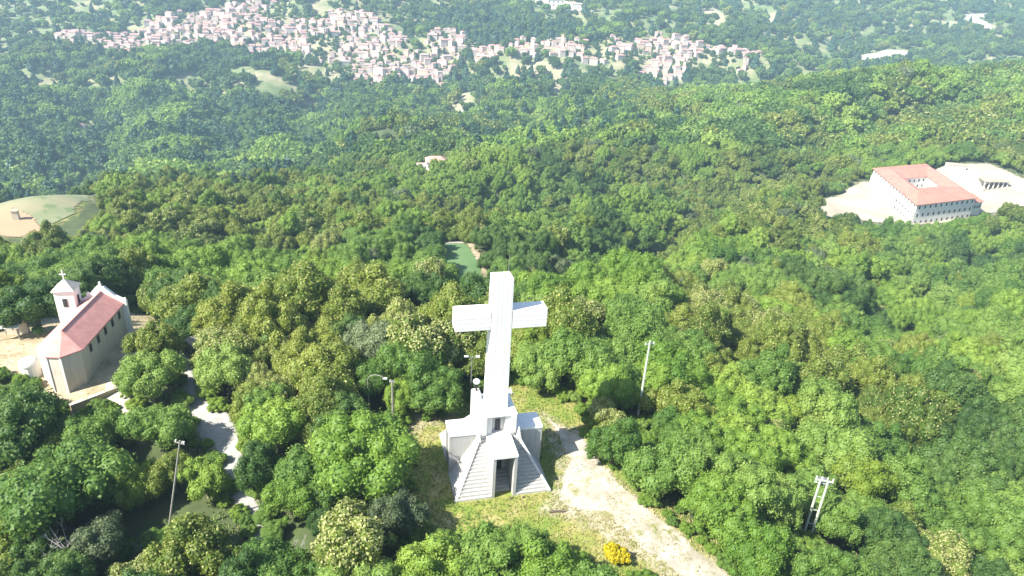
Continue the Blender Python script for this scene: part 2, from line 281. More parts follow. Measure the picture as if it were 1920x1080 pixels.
def surf(name, c, c2=None, scale=3., rough=.85, c3=None, bump=0., metal=0., fine=0):
    m, n, p = nodes(name); g = N(n, 'ShaderNodeNewGeometry').outputs['Position']
    f = noise(n, scale, g); c2 = c2 or tuple(v*.8 for v in c)
    col = ramp(n, f, [(.35, c), (.62, c2)])
    if c3: col = mixc(n, mathn(n, 'GREATER_THAN', noise(n, scale*3.1, g), .6), col, c3)
    n.links.new(col, p.inputs['Base Color']); p.inputs['Roughness'].default_value = rough; p.inputs['Metallic'].default_value = metal
    if bump:
        b = N(n, 'ShaderNodeBump'); b.inputs['Strength'].default_value = bump; b.inputs['Distance'].default_value = .05
        n.links.new(noise(n, scale*4, g), b.inputs['Height']); n.links.new(b.outputs[0], p.inputs['Normal'])
    return m
M = {}
def stained(name, c, dirt, amt):
    m, n, p = nodes(name); g = N(n, 'ShaderNodeNewGeometry').outputs['Position']
    mp = N(n, 'ShaderNodeMapping'); mp.inputs['Scale'].default_value = (2.2, 2.2, .16); n.links.new(g, mp.inputs[0])
    st = mathn(n, 'MULTIPLY', mathn(n, 'SUBTRACT', noise(n, 1.6, mp.outputs[0], 6, .7), .46), amt*4, True)
    bl = mathn(n, 'MULTIPLY', mathn(n, 'SUBTRACT', noise(n, .7, g, 6, .7), .48), amt*3, True)
    f = mathn(n, 'ADD', mathn(n, 'MULTIPLY', st, .6), mathn(n, 'MULTIPLY', bl, .6), True)
    n.links.new(mixc(n, f, c, dirt), p.inputs['Base Color']); p.inputs['Roughness'].default_value = .85
    b = N(n, 'ShaderNodeBump'); b.inputs['Strength'].default_value = .2; b.inputs['Distance'].default_value = .04; n.links.new(noise(n, 6, g), b.inputs['Height']); n.links.new(b.outputs[0], p.inputs['Normal'])
    return m
M['concrete'] = stained('weathered white concrete', (.66,.655,.635), (.34,.335,.31), .9)
M['step'] = stained('grey white step concrete', (.56,.55,.53), (.32,.31,.28), 1.0)
M['sidewall'] = stained('grey wing wall concrete', (.44,.44,.425), (.27,.265,.25), .9)  # wing and end walls, greyer base tone than the white parts
M['board'] = stained('white painted concrete', (.80,.80,.79), (.55,.545,.53), .55)
M['panelgrey'] = surf('pale grey concrete', (.50,.49,.47), (.42,.41,.39), 1.5)
M['dark'] = surf('dark opening', (.03,.03,.035), (.05,.05,.05), 2)
M['gravel'] = surf('pale gravel', (.54,.50,.43), (.40,.365,.30), .45, .95, (.33,.33,.2), bump=.4)
M['earth'] = surf('tan earth', (.46,.38,.26), (.30,.24,.15), .35, .95, bump=.3)
M['asphalt'] = surf('worn grey lane', (.40,.39,.37), (.29,.285,.27), .6, .95, (.42,.41,.38))
M['rock'] = surf('pale bare rock', (.46,.43,.37), (.34,.31,.27), .12, .95)
M['pad'] = surf('bleached building ground', (.43,.385,.305), (.33,.29,.22), .06, .95)
M['plasterw'] = surf('white plaster', (.80,.79,.76), (.74,.73,.70), .5, .8)
M['plasterc'] = stained('cream plaster', (.60,.54,.45), (.38,.33,.26), .8)
M['tile'] = surf('salmon roof tile', (.63,.30,.26), (.52,.24,.21), .9, .8)
M['tile2'] = surf('red roof tile', (.56,.205,.155), (.46,.17,.13), .25, .8, (.50,.24,.19))
M['wood'] = surf('grey wood pole', (.30,.29,.25), (.22,.21,.18), 3)
M['polegreen'] = surf('pale green metal pole', (.50,.56,.45), (.44,.50,.40), 3, .5)
M['metal'] = surf('dull metal', (.25,.26,.28), (.2,.2,.22), 3, .5, metal=.3)
M['bark'] = surf('bark', (.14,.11,.08), (.09,.07,.05), 4, .9)
M['deadbark'] = surf('silver dead bark', (.42,.40,.38), (.33,.31,.29), 4, .9)
M['shedroof'] = surf('grey sheet roof', (.30,.29,.27), (.22,.21,.195), .8, .7)
M['lampglass'] = surf('lamp cover', (.8,.82,.85), (.75,.78,.8), 5, .3)

def leafmat(name, dark_, mid, light, bloom=None, transl=.38):
    m, n, p = nodes(name)
    g = N(n, 'ShaderNodeNewGeometry').outputs['Position']
    t = N(n, 'ShaderNodeAttribute', attribute_name='tone').outputs['Fac']
    rnd = N(n, 'ShaderNodeObjectInfo').outputs['Random']
    big = noise(n, .035, g, 2)
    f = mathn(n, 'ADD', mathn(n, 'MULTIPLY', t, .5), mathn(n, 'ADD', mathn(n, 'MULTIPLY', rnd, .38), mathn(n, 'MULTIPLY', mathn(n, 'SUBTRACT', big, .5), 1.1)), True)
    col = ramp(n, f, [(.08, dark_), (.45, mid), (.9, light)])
    if bloom:
        b = N(n, 'ShaderNodeAttribute', attribute_name='bloom').outputs['Fac']
        col = mixc(n, b, col, bloom)
    n.links.new(col, p.inputs['Base Color']); p.inputs['Roughness'].default_value = .55
    p.inputs['Specular IOR Level'].default_value = .35
    tr = N(n, 'ShaderNodeBsdfTranslucent'); n.links.new(mixc(n, .5, col, light), tr.inputs[0])
    mx = N(n, 'ShaderNodeMixShader'); mx.inputs[0].default_value = transl
    n.links.new(p.outputs[0], mx.inputs[1]); n.links.new(tr.outputs[0], mx.inputs[2])
    n.links.new(mx.outputs[0], n.nodes['Material Output'].inputs['Surface'])
    return m
LM = dict(
 green=leafmat('green leaves', (.075,.16,.028), (.165,.275,.05), (.29,.39,.09)),
 bright=leafmat('bright green leaves', (.095,.195,.025), (.20,.32,.045), (.34,.44,.08)),
 bloom=leafmat('chestnut leaves with cream blossom', (.07,.13,.018), (.165,.23,.03), (.29,.34,.06), (.45,.46,.19)),
 bloom2=leafmat('olive green leaves', (.07,.13,.018), (.165,.225,.03), (.30,.34,.06), (.38,.40,.13)),
 dark=leafmat('dark green leaves', (.042,.10,.022), (.09,.17,.036), (.175,.26,.06)),
 conifer=leafmat('blue green needles', (.018,.06,.03), (.035,.095,.045), (.07,.15,.07), None, .1),
 grey=leafmat('grey green leaves', (.09,.13,.06), (.15,.20,.09), (.23,.28,.14)),
 lime=leafmat('lime yellow leaves', (.13,.20,.025), (.20,.29,.035), (.28,.36,.06)),
 yellow=leafmat('yellow broom blossom', (.45,.38,.01), (.62,.52,.015), (.72,.62,.03)),
)

# ---------- tree meshes (unit crown radius 1; crown centre at z about 1.15)
def lobes(r, n, spread=.68, lo=.24, hi=.44, conif=False):
    L = []; ph, ph2 = r.uniform(0, 6.28, 2)
    for i in range(n):
        if conif:
            t = (i+.5)/n; a = i*2.4; rad = (1-t)*.55+.05
            L.append((math.cos(a)*rad*.7, math.sin(a)*rad*.7, .35+t*2.2, .48*(1-t)+.14)); continue
        a = i*2.399+r.uniform(-.4, .4); t = (i+.5)/n
        zz = 1-1.55*t; q = math.sqrt(max(0, 1-zz*zz)) if abs(zz) < 1 else 0
        s = spread*(r.uniform(.72, 1.22)+.16*math.sin(a*2+ph)); top = 1.0+.22*math.sin(a+ph2)
        L.append((math.cos(a)*q*s, math.sin(a)*q*s, 1.12+zz*s*.85*(top if zz > 0 else 1), r.uniform(lo, hi)*(1.1 if zz < .3 else .92)))
    L.append((0, 0, .95, .5 if not conif else .3))
    return np.array(L)
def crown_mesh(name, mat, seed, nleaf, size, nl=13, core=2, bloom=0., conif=False, squash=1., trunk=False):
    r = np.random.default_rng(seed); L = lobes(r, nl, conif=conif); L[:, 2] *= squash
    if not conif:
        nh_ = 2+seed % 3; a0 = r.uniform(0, 6.28); heads = [(.42*math.cos(a0+6.28*q/nh_+r.uniform(-.4, .4)), .42*math.sin(a0+6.28*q/nh_), r.uniform(-.28, .32)) for q in range(nh_)]
        out = []
        for hx_0, hy_0, hz_0 in heads:
            S = lobes(r, max(8, nl//nh_+3), spread=.50, lo=.18, hi=.36); S[:, 2] = (S[:, 2]-1.12)*.95+1.12+hz_0; S[:, 0] += hx_0; S[:, 1] += hy_0; S[-1, 3] = .38; out.append(S)
        for q in range(5): out.append(np.array([[r.uniform(-.95, .95), r.uniform(-.95, .95), r.uniform(.5, 1.5), r.uniform(.13, .22)]]))
        L = np.concatenate(out); L[:, 2] = np.maximum(L[:, 2], .35)
    if trunk: pass
    w_ = L[:, 3]**2*(.75+.5*(L[:, 2] > .9)); k = r.choice(len(L), nleaf*2, p=w_/w_.sum())
    d = r.normal(size=(nleaf*2, 3)); d /= np.linalg.norm(d, axis=1)[:, None]
    lump = 1+.16*np.sin(d[:, 0]*7+seed)*np.sin(d[:, 1]*6+k)*np.sin(d[:, 2]*7+1)
    P = L[k, :3]+d*(L[k, 3]*lump*(.84+.34*r.uniform(0, 1, len(k))**1.6))[:, None]
    dist = np.linalg.norm(P[:, None]-L[None, :, :3], axis=2)/L[None, :, 3]
    dist[np.arange(len(k)), k] = 9
    ok = (dist.min(1) > .84) & (P[:, 2] > .16)
    P = P[ok][:nleaf]; d = d[ok][:nleaf]; kk = k[ok][:nleaf]; n = len(P)
    nrm = d+r.normal(size=(n, 3))*.55+np.array([0, 0, .25]); nrm /= np.linalg.norm(nrm, axis=1)[:, None]
    a = np.cross(nrm, r.normal(size=(n, 3))); a /= np.linalg.norm(a, axis=1)[:, None]; b = np.cross(nrm, a)
    s = (size*r.uniform(.6, 1.35, n))[:, None]
    V = np.stack([P-a*s*.5-b*s*.28, P+a*s*.1-b*s*.5, P+a*s*.55+b*s*.1, P-a*s*.1+b*s*.5], 1).reshape(-1, 3)
    F = np.arange(4*n).reshape(-1, 4)
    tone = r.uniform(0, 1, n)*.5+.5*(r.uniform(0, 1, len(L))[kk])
    bl = ((r.uniform(0, 1, n) < bloom*np.clip(.35+P[:, 2]*.35, 0, 1.1)) & (d[:, 2] > -.35)).astype(float)
    tri = np.concatenate([F[:, [0, 1, 2]], F[:, [0, 2, 3]]]); tt = np.concatenate([tone, tone]); bb = np.concatenate([bl, bl])
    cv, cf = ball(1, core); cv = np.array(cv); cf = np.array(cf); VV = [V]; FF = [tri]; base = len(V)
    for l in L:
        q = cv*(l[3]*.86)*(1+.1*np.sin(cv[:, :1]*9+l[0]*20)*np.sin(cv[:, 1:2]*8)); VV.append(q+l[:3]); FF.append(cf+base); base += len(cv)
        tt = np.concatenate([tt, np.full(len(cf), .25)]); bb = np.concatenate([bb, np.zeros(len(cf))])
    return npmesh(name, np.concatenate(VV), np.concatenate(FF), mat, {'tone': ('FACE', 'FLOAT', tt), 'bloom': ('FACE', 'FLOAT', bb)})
def trunk_mesh(seed, mat, dead=False):
    r = random.Random(seed); b = MB()
    b.tube([(0,0,-.25),(.02,0,.35),(r.uniform(-.06,.06),r.uniform(-.06,.06),.9),(0,0,1.3)], [.085,.062,.045,.02], 6)
    for i in range(5 if not dead else 26):
        a = i*2.4+r.random(); z = .35+.13*(i % 8)+r.random()*.1; l = r.uniform(.45, .75) if not dead else r.uniform(.5, 1.05)
        p1 = Vector((math.cos(a)*l*.5, math.sin(a)*l*.5, z+l*.45)); p2 = Vector((math.cos(a)*l*.95, math.sin(a)*l*.95, z+l*(.75+.3*r.random())))
        b.tube([(0,0,z), p1, p2], [.03,.02,.006], 4)
        if dead:
            for k in range(7):
                t = r.uniform(.3, 1); o = p1.lerp(p2, t); e = o+Vector((r.uniform(-.22,.22), r.uniform(-.22,.22), r.uniform(0,.28)))
                b.tube([o, e], [.009,.003], 3)
    return b.mesh('trunk', mat)
KINDS = ['green', 'bright', 'bloom', 'bloom2', 'dark', 'grey', 'lime', 'conifer']
BL = dict(bloom=.62, bloom2=.25)
HI = {}; MID = {}; FAR = {}
for i, k in enumerate(KINDS):
    cf = k == 'conifer'
    nv = 4 if k in ('green', 'bright', 'bloom2', 'dark') else 2
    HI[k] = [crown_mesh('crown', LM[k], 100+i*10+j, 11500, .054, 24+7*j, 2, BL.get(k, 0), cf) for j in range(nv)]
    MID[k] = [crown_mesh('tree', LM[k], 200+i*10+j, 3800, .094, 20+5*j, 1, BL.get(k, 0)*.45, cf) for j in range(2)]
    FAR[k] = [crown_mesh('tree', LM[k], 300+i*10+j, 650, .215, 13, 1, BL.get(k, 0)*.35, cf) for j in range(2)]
TRUNKS = [trunk_mesh(s, M['bark']) for s in (1, 2, 3)]; DEADT = trunk_mesh(9, M['deadbark'], True)

# ---------- ground
L_ = LAYOUT
col = np.zeros(MX.shape+(4,)); col[..., 3] = 1
def blend(a, m): return np.maximum(a, m)
def soft(poly, wd, grow=0.): return np.clip((edge_dist(MX, MY, poly)+grow)/wd*.5+.5, 0, 1)
col[..., 0] = soft(L_['clearing_free'], 5, 1.5)                                # dry grass
for k in ('gravel_road', 'clear_bare', 'footpath_left', 'spur', 'yard'): col[..., 1] = blend(col[..., 1], soft(L_[k], 2.5, .6)*.8)   # bare earth
farpoly = ['yard_far', 'town_a', 'town_b', 'town_c', 'dry1', 'dry2', 'dry3', 'dry4', 'dry5', 'dry6', 'dry7', 'rocks']
for k in farpoly: col[..., 1] = blend(col[..., 1], soft(L_[k], 25, 0)*(.55 if k[0] == 't' else .9 if k[0] != 'd' else .7))
col[..., 1] = blend(col[..., 1], soft(L_['meadow2'], 25)*.45)
for k in ('meadow', 'green_field'): col[..., 0] = blend(col[..., 0], soft(L_[k], 8, 0))
col[..., 2] = np.clip((MY-700)/250, 0, 1)                                      # open hillside scrub
m, n, p = nodes('hillside ground')
g = N(n, 'ShaderNodeNewGeometry').outputs['Position']; at_ = N(n, 'ShaderNodeAttribute', attribute_name='cover')
sp = N(n, 'ShaderNodeSeparateColor'); n.links.new(at_.outputs['Color'], sp.inputs[0])
floor_c = ramp(n, noise(n, .25, g), [(.35, (.045,.06,.02)), (.6, (.07,.10,.03))])
scrub = ramp(n, noise(n, .02, g, 8, .7), [(.36, (.07,.125,.04)), (.48, (.14,.185,.07)), (.6, (.27,.25,.14)), (.7, (.36,.31,.21))])
grass = ramp(n, noise(n, .22, g, 7, .68), [(.34, (.11,.19,.025)), (.47, (.19,.23,.04)), (.56, (.28,.26,.08)), (.68, (.37,.31,.16))])
earth = ramp(n, noise(n, .45, g, 8, .75), [(.36, (.17,.20,.05)), (.46, (.28,.25,.14)), (.56, (.40,.35,.26)), (.66, (.48,.43,.34))])
c = mixc(n, sp.outputs[2], floor_c, scrub)
def edgef(ch): return mathn(n, 'ADD', mathn(n, 'MULTIPLY', mathn(n, 'SUBTRACT', mathn(n, 'ADD', ch, mathn(n, 'MULTIPLY', noise(n, .5, g), .5)), .74), 5.), .5, True)
c = mixc(n, edgef(sp.outputs[0]), c, grass); c = mixc(n, edgef(sp.outputs[1]), c, earth)
n.links.new(c, p.inputs['Base Color']); p.inputs['Roughness'].default_value = .95
idx = np.arange(MX.size).reshape(MX.shape)
F = np.stack([idx[:-1, :-1], idx[:-1, 1:], idx[1:, 1:], idx[1:, :-1]], -1).reshape(-1, 4)
gm = npmesh('ground', np.stack([MX, MY, GZ], -1).reshape(-1, 3), F, m, {'cover': ('POINT', 'FLOAT_COLOR', col)}, True)
ground = link(bpy.data.objects.new('ground', gm)); tag(ground, 'wooded hillside ground falling from the hilltop to the valley', kind='structure')

def sheet(name, poly, mat, off, res, rough_, label):
    p_ = np.array(poly); x0, y0 = p_.min(0)-1; x1, y1 = p_.max(0)+1
    xs = np.arange(x0, x1+res, res); ys = np.arange(y0, y1+res, res); X, Y = np.meshgrid(xs, ys)
    d = edge_dist(X, Y, poly)+(fbm(X, Y, rough_*3, 11, 4)-.5)*rough_*1.6
    keep = (d[:-1, :-1] > 0) & (d[1:, 1:] > 0) & (d[:-1, 1:] > 0) & (d[1:, :-1] > 0)
    Z = H(X, Y)+off; ii = np.arange(X.size).reshape(X.shape)
    F = np.stack([ii[:-1, :-1], ii[:-1, 1:], ii[1:, 1:], ii[1:, :-1]], -1)[keep]
    if not len(F): return
    u, inv = np.unique(F, return_inverse=True); V = np.stack([X, Y, Z], -1).reshape(-1, 3)[u]
    o = link(bpy.data.objects.new(name, npmesh(name, V, inv.reshape(F.shape), mat, None, True)))
    return tag(o, label, kind='structure')
m, n, p = nodes('gravel with grass strip'); g = N(n, 'ShaderNodeNewGeometry').outputs['Position']
gr = ramp(n, noise(n, .5, g, 8, .72), [(.34, (.27,.24,.175)), (.5, (.40,.36,.295)), (.66, (.52,.475,.405))])
gs = ramp(n, noise(n, 1.2, g, 5, .7), [(.4, (.15,.18,.05)), (.6, (.29,.27,.13))])
vn = noise(n, .33, g, 9, .78); msk = mathn(n, 'MULTIPLY', mathn(n, 'SUBTRACT', vn, .55), 14., True)
dark_sp = mathn(n, 'GREATER_THAN', noise(n, 4.5, g, 3), .67)
n.links.new(mixc(n, mathn(n, 'MULTIPLY', dark_sp, .35), mixc(n, msk, gr, gs), (.2,.18,.12)), p.inputs['Base Color']); p.inputs['Roughness'].default_value = .95
M['road'] = m
sheet('gravel_road', L_['road_core'], M['road'], .035, .25, 1.6, 'pale gravel road running from the cross to the bottom edge')
sheet('gravel_lane', L_['footpath_left'], M['asphalt'], .035, .3, .7, 'grey gravel lane winding down left of the cross')
sheet('gravel_spur', L_['spur'], M['gravel'], .045, .3, .8, 'short bare gravel strip below the chapel')
sheet('chapel_yard', L_['yard'], M['earth'], .03, .35, .9, 'tan earth yard around the chapel')
sheet('green_field', L_['green_field'], surf('mown green field', (.085,.17,.055), (.12,.20,.075), .12, .9), .12, .8, 1.2, 'small mown green field in the wood behind the cross')
sheet('field_track', L_['field_track'], M['earth'], .2, .6, .8, 'tan track along the small green field')
sheet('field_edge_path', L_['field_strip'], M['rock'], .2, .6, .5, 'pale path at the far end of the green field')
sheet('meadow', L_['meadow'], surf('pale meadow', (.17,.205,.10), (.27,.245,.145), .05, .9, (.13,.175,.07)), .2, 1.2, 3, 'pale green meadow at the left edge of the ridge')
sheet('bare_soil', L_['bare_soil'], surf('bare reddish soil', (.42,.265,.16), (.33,.25,.15), .05, .9), .32, 1.0, 3, 'bare reddish soil patch at the left edge of the meadow')
sheet('building_yard', L_['yard_far'], M['pad'], .35, 1.2, 4, 'bleached bare ground around the courtyard building')
sheet('farm_yard', L_['farm_yard'], M['pad'], .3, 1, 2, 'pale bare yard round the lone farmhouse')
sheet('bare_rock', L_['rocks'], M['rock'], .7, 2, 8, 'pale rocky outcrop on the ridge crest')
sheet('dirt_road', L_['far_road'], M['rock'], .8, 2, 4, 'white dirt road hairpin on the far hillside')
sheet('quarry_floor', L_['quarry'], M['rock'], .8, 2.5, 6, 'white gravel yard above the town')

# ---------- the cross monument
mon = empty('cross_monument', (-1.1, 65.8, 0), R(15), 'giant white concrete cross on a stepped pyramid base', 'monument')
HX, HY, NS, ZT = 5.5, 6.1, 16, 5.3; IN = 2.1; WW = 1.38
for q, (sx, sy) in enumerate(((-1,-1),(1,-1),(-1,1),(1,1))):
    for i in range(NS):
        z0 = i*ZT/NS; z1 = (i+1)*ZT/NS-.03; k = i/(NS-.5)
        ox = HX-(HX-IN-.1)*k; oy = HY-(HY-IN-.1)*k; wx = WW+.012
        k2 = (i+1)/(NS-.5); ix = HX-(HX-IN-.1)*k2-.25; iy = HY-(HY-IN-.1)*k2-.25
        if i == NS-1: ix = iy = IN+.002
        ix = max(ix, IN+.002); iy = max(iy, IN+.002)
        P_ = [(wx, oy), (ox, oy), (ox, wx), (ix, wx), (ix, iy), (wx, iy)]
        P_ = [(x*sx, y*sy) for x, y in P_]
        MB().prism(P_, z0 if i else -.3, z1).build('step', M['step'], mon)
        # recessed riser joint
        P2 = [(wx, oy-.06), (ox-.06, oy-.06), (ox-.06, wx), (ix, wx), (ix, iy), (wx, iy)]
        if i == 0: jm = MB()
        jm.prism([(x*sx, y*sy) for x, y in P2], z1-.002, z1+.034)
    jo = jm.build('step_joint', M['panelgrey'], mon)
    # sloping hip kerb down each corner
    hb = MB(); a0 = Vector((HX*sx*.995, HY*sy*.995, .12)); a1 = Vector(((IN+.15)*sx, (IN+.15)*sy, ZT+.18))
    hb.tube([a0, a1], [.2, .2], 4); hb.build('hip_kerb', M['concrete'], mon)
core = MB(); core.box(-IN, IN, -IN, IN, -.3, 5.9)
core.build('core', M['concrete'], mon)
WH = 5.75
def wing(name, ang, length, opening):
    r_ = Matrix.Rotation(ang, 4, 'Z')
    def put(b, nm, mat, bev=0):
        b.v = [tuple(r_ @ Vector(v)) for v in b.v]; return b.build(nm, mat, mon, bev)
    # along local -Y from core to base edge
    b = MB().box(-WW-.06, WW+.06, -length-.05, -IN-.003, WH-.34, WH); put(b, 'wing_roof', M['board'], .03)
    for s in (-1, 1):
        b = MB(); x0, x1 = sorted((s*WW, s*(WW-.34)))
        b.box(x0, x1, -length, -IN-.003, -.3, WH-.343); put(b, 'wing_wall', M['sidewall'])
    if opening:
        b = MB().box(-WW+.343, WW-.343, -IN-.5, -IN-.004, 0, WH-.36); put(b, 'back_wall', M['panelgrey'])
        b = MB().box(-.45, .45, -IN-.56, -IN-.503, 1.2, 3.3); put(b, 'door', M['dark'])
        for i in range(6):
            b = MB().box(-WW+.345, WW-.345, -IN-.505-(6-i)*.42, -IN-.57-(5-i)*.42 if i < 5 else -IN-.507, -.2, .2*(i+1)); put(b, 'entrance_step', M['panelgrey'])
    else:
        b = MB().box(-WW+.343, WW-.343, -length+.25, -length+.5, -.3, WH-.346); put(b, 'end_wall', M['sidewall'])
        b = MB().box(-.5, .5, -length+.235, -length+.248, 0, 2.3); put(b, 'door', M['dark'])
wing('front', 0, HY, True); wing('left', R(-90), HX, False); wing('right', R(90), HX, False); wing('rear', R(180), HY, False)
# upper body
ub = MB()
for s in (-1, 1):
    ub = MB().box(*sorted((s*2.0, s*.78)), -2.05, 2.05, 5.902, 8.15); ub.build('upper_body', M['concrete'], mon, .03)
MB().box(-.777, .777, -1.55, 2.0, 5.902, 8.1).build('niche_wall', M['panelgrey'], mon)
MB().box(-.32, .30, -1.6, -1.553, 5.95, 7.5).build('door', M['dark'], mon)
MB().box(-2.12, 2.12, -2.2, 2.12, 8.152, 8.42).build('cornice', M['board'], mon, .03)
for s in (-1, 1):
    MB().box(s*1.72-.3, s*1.72+.3, -2.4, -2.053, 5.902, 8.1).build('pilaster', M['concrete'], mon, .02)
MB().box(-2.45, -1.45, 1.1, 2.3, 5.0, 9.2).build('corner_turret', M['concrete'], mon, .03)
MB().box(-2.35, -1.55, 1.2, 2.2, 9.202, 9.35).build('turret_cap', M['panelgrey'], mon)
for sx, sy in ((1,-1),(1,1),(-1,-1)):
    MB().taper((sx*2.35-.3,sx*2.35+.3,sy*2.35-.3,sy*2.35+.3), (sx*2.35-.04,sx*2.35+.04,sy*2.35-.04,sy*2.35+.04), 8.0 if sy > 0 else 5.2, 8.9 if sy > 0 else 6.7).build('pinnacle', M['concrete'], mon)
# shaft built of board-marked strips, slightly tapering
def strips(name, nn, x0b, x1b, x0t, x1t, y0, y1, z0, z1, vertical=True):
    b = MB().taper((x0b,x1b,y0,y1), (x0t,x1t,y0+.03,y1-.03), z0, z1)
    return b.build(name, M['board'], mon, .04)
strips('shaft', 1, -1.22, 1.22, -1.08, 1.08, -1.0, 1.0, 8.423, 24.7)
for s in (-1, 1):
    MB().box(*sorted((s*1.16, s*5.05)), -.96, .96, 18.75, 20.95).build('arm', M['board'], mon, .04)
    for zz in (19.3, 19.85, 20.4):
        MB().box(*sorted((s*1.2, s*5.03)), -.970, -.962, zz-.2, zz+.2).build('board_strip', M['board'], mon)
for i in range(4):
    x = -.81+i*.54
    MB().taper((x-.22,x+.22,-1.009,-1.002), (x*.88-.19,x*.88+.19,-.979,-.972), 8.43, 24.6).build('board_strip', M['board'], mon)
MB().tube([(.75,.3,24.7),(.75,.3,27)], .025, 5).build('lightning_rod', M['metal'], mon)
fl = empty('floodlight', (-1.1-1.95*math.cos(R(15))-1.7*math.sin(R(15)), 65.8-1.95*math.sin(R(15))+1.7*math.cos(R(15)), 9.35), R(15), 'round white floodlight on the turret beside the cross shaft', 'floodlight')
MB().tube([(0,0,0),(0,0,1.0)], .12, 6).build('stem', M['dark'], fl)
v, f = ball(.42, 2); b = MB(); b.add([(x, y, z*.8+1.25) for x, y, z in v], f); b.build('lamp_head', M['board'], fl)
MB().tube([(-.35,-.25,.85),(.35,.25,.85)], .1, 6).build('bracket', M['dark'], fl)

# ---------- chapel
CH = empty('chapel', (-58.9, 75.0, 0), R(8), 'small stone chapel with salmon tiled roof and five sided apse', 'chapel')
A_ = [(-2.9, 2.3), (-.95, .1), (.9, -.2), (2.6, 1.7)]; LN = 15.5; EZ = 5.2; RZ = 7.0
yC = 2.6
for i in range(3):
    p0, p1 = Vector(A_[i]), Vector(A_[i+1]); d = (p1-p0).normalized(); nn = Vector((-d.y, d.x))
    MB().prism([p0, p1, p1+nn*.35, p0+nn*.35], -1.5, EZ).build('apse_wall', M['plasterc'], CH)
    MB().prism([p0-nn*-.0+Vector((0,0)), p0+Vector((.14*(1 if i else 1),-.12)), p0+Vector((-.14,-.12))], -1.4, EZ-.05).build('pilaster', M['plasterw'], CH)
    W1 = [(p0.x*1.09, p0.y-.22 if i else p0.y-.1), (p1.x*1.09, p1.y-.22 if i < 2 else p1.y-.1)]
    MB().add([(W1[0][0],W1[0][1],EZ-.05),(W1[1][0],W1[1][1],EZ-.05),(0,yC+.6,RZ+.06),(W1[0][0],W1[0][1],EZ+.1),(W1[1][0],W1[1][1],EZ+.1),(0,yC+.6,RZ+.22)],
             [(0,2,1),(3,4,5),(0,1,4,3),(1,2,5,4),(2,0,3,5)]).build('roof_facet', M['tile'], CH)
for s in (-1, 1):
    MB().box(*sorted((2.6, 2.2) if s > 0 else (-2.9, -2.5)), 2.3 if s < 0 else 1.7, LN, -1.5, EZ).build('side_wall', M['plasterc'], CH)
    e = 2.9 if s > 0 else -3.2; sw = 2.6 if s > 0 else 2.9
    y2_ = 2.25 if s < 0 else 1.62
    MB().add([(e,y2_,EZ-.1),(e,LN-.2,EZ-.1),(0,LN-.2,RZ+.08),(0,yC+.6,RZ+.08),(e,y2_,EZ+.06),(e,LN-.2,EZ+.06),(0,LN-.2,RZ+.24),(0,yC+.6,RZ+.24)],
             [(0,1,2,3),(4,7,6,5),(0,4,5,1),(1,5,6,2),(2,6,7,3),(3,7,4,0)]).build('roof_slope', M['tile'], CH)
    for k in range(5):
        y = 4.2+k*2.4; x = s*(sw+.015)
        MB().box(*sorted((x, x+s*.05)), y-.35, y+.35, EZ-1.7, EZ-.5).build('window', M['dark'], CH)
        MB().box(*sorted((x, x+s*.09)), y-.47, y+.47, EZ-.497, EZ-.36).build('window_hood', M['tile'], CH)
    for k in range(13): MB().box(*sorted((s*(sw+.005), s*(sw+.22))), 2.8+k*.98, 2.98+k*.98, EZ-.32, EZ-.11).build('corbel', M['plasterc'], CH)
MB().tube([(0,yC+.6,RZ+.24),(0,LN-.2,RZ+.26)], .12, 6).build('ridge_tile', M['tile'], CH)
# facade gable rising above the roof
MB().add([(-3.3,LN-.197,-1.5),(3.3,LN-.197,-1.5),(3.3,LN-.197,EZ+.5),(1.9,LN-.197,EZ+1.35),(.55,LN-.197,RZ+1.0),(-.55,LN-.197,RZ+1.0),(-1.9,LN-.197,EZ+1.35),(-3.3,LN-.197,EZ+.5)] +
         [(x, LN+.3, z) for x, z in ((-3.3,-1.5),(3.3,-1.5),(3.3,EZ+.5),(1.9,EZ+1.35),(.55,RZ+1.0),(-.55,RZ+1.0),(-1.9,EZ+1.35),(-3.3,EZ+.5))],
         [tuple(range(8))[::-1], tuple(range(8, 16))]+[(i,(i+1)%8,8+(i+1)%8,8+i) for i in range(8)]).build('facade', M['plasterw'], CH)
for x, z, h in ((0, RZ+1.0, .75), (-1.9, EZ+1.35, .5), (-3.1, EZ+.5, .5), (3.1, EZ+.5, .45)):
    MB().taper((x-.22,x+.22,LN-.15,LN+.25), (x-.1,x+.1,LN-.05,LN+.15), z+.003, z+h).build('finial', M['plasterw'], CH)
MB().box(-2.1, 2.1, LN+.303, LN+2.3, -.6, 3.1).build('porch', M['shedroof'], CH)
BT = empty('bell_tower', (-65.2, 88.9, 0), R(14), 'white chapel bell tower with pyramid cap and small cross', 'tower')
MB().box(-1.3, 1.3, -1.3, 1.3, -1.5, 8.0).build('shaft', M['plasterw'], BT, .04)
MB().box(-1.45, 1.45, -1.45, 1.45, 8.003, 8.22).build('cornice', M['plasterw'], BT)
MB().taper((-1.55,1.55,-1.55,1.55), (-.08,.08,-.08,.08), 8.223, 9.55).build('cap', M['plasterc'], BT)
for x, y, sx, sy in ((0,-1.31,.3,.06), (1.31,0,.06,.3), (-1.31,0,.06,.3), (0,1.31,.3,.06)):
    MB().box(x-sx, x+sx, y-sy, y+sy, 5.7, 7.0).build('window', M['dark'], BT)
MB().box(-.07,.07,-.07,.07,9.4,11.0).box(-.42,.42,-.06,.06,10.25,10.42).build('cross', M['plasterw'], BT)
sa = empty('round_annex', (L_['pts']['dome'][0]+.3, L_['pts']['dome'][1]-.6, 0), 0, 'round white domed annex at the left foot of the chapel apse', 'annex')
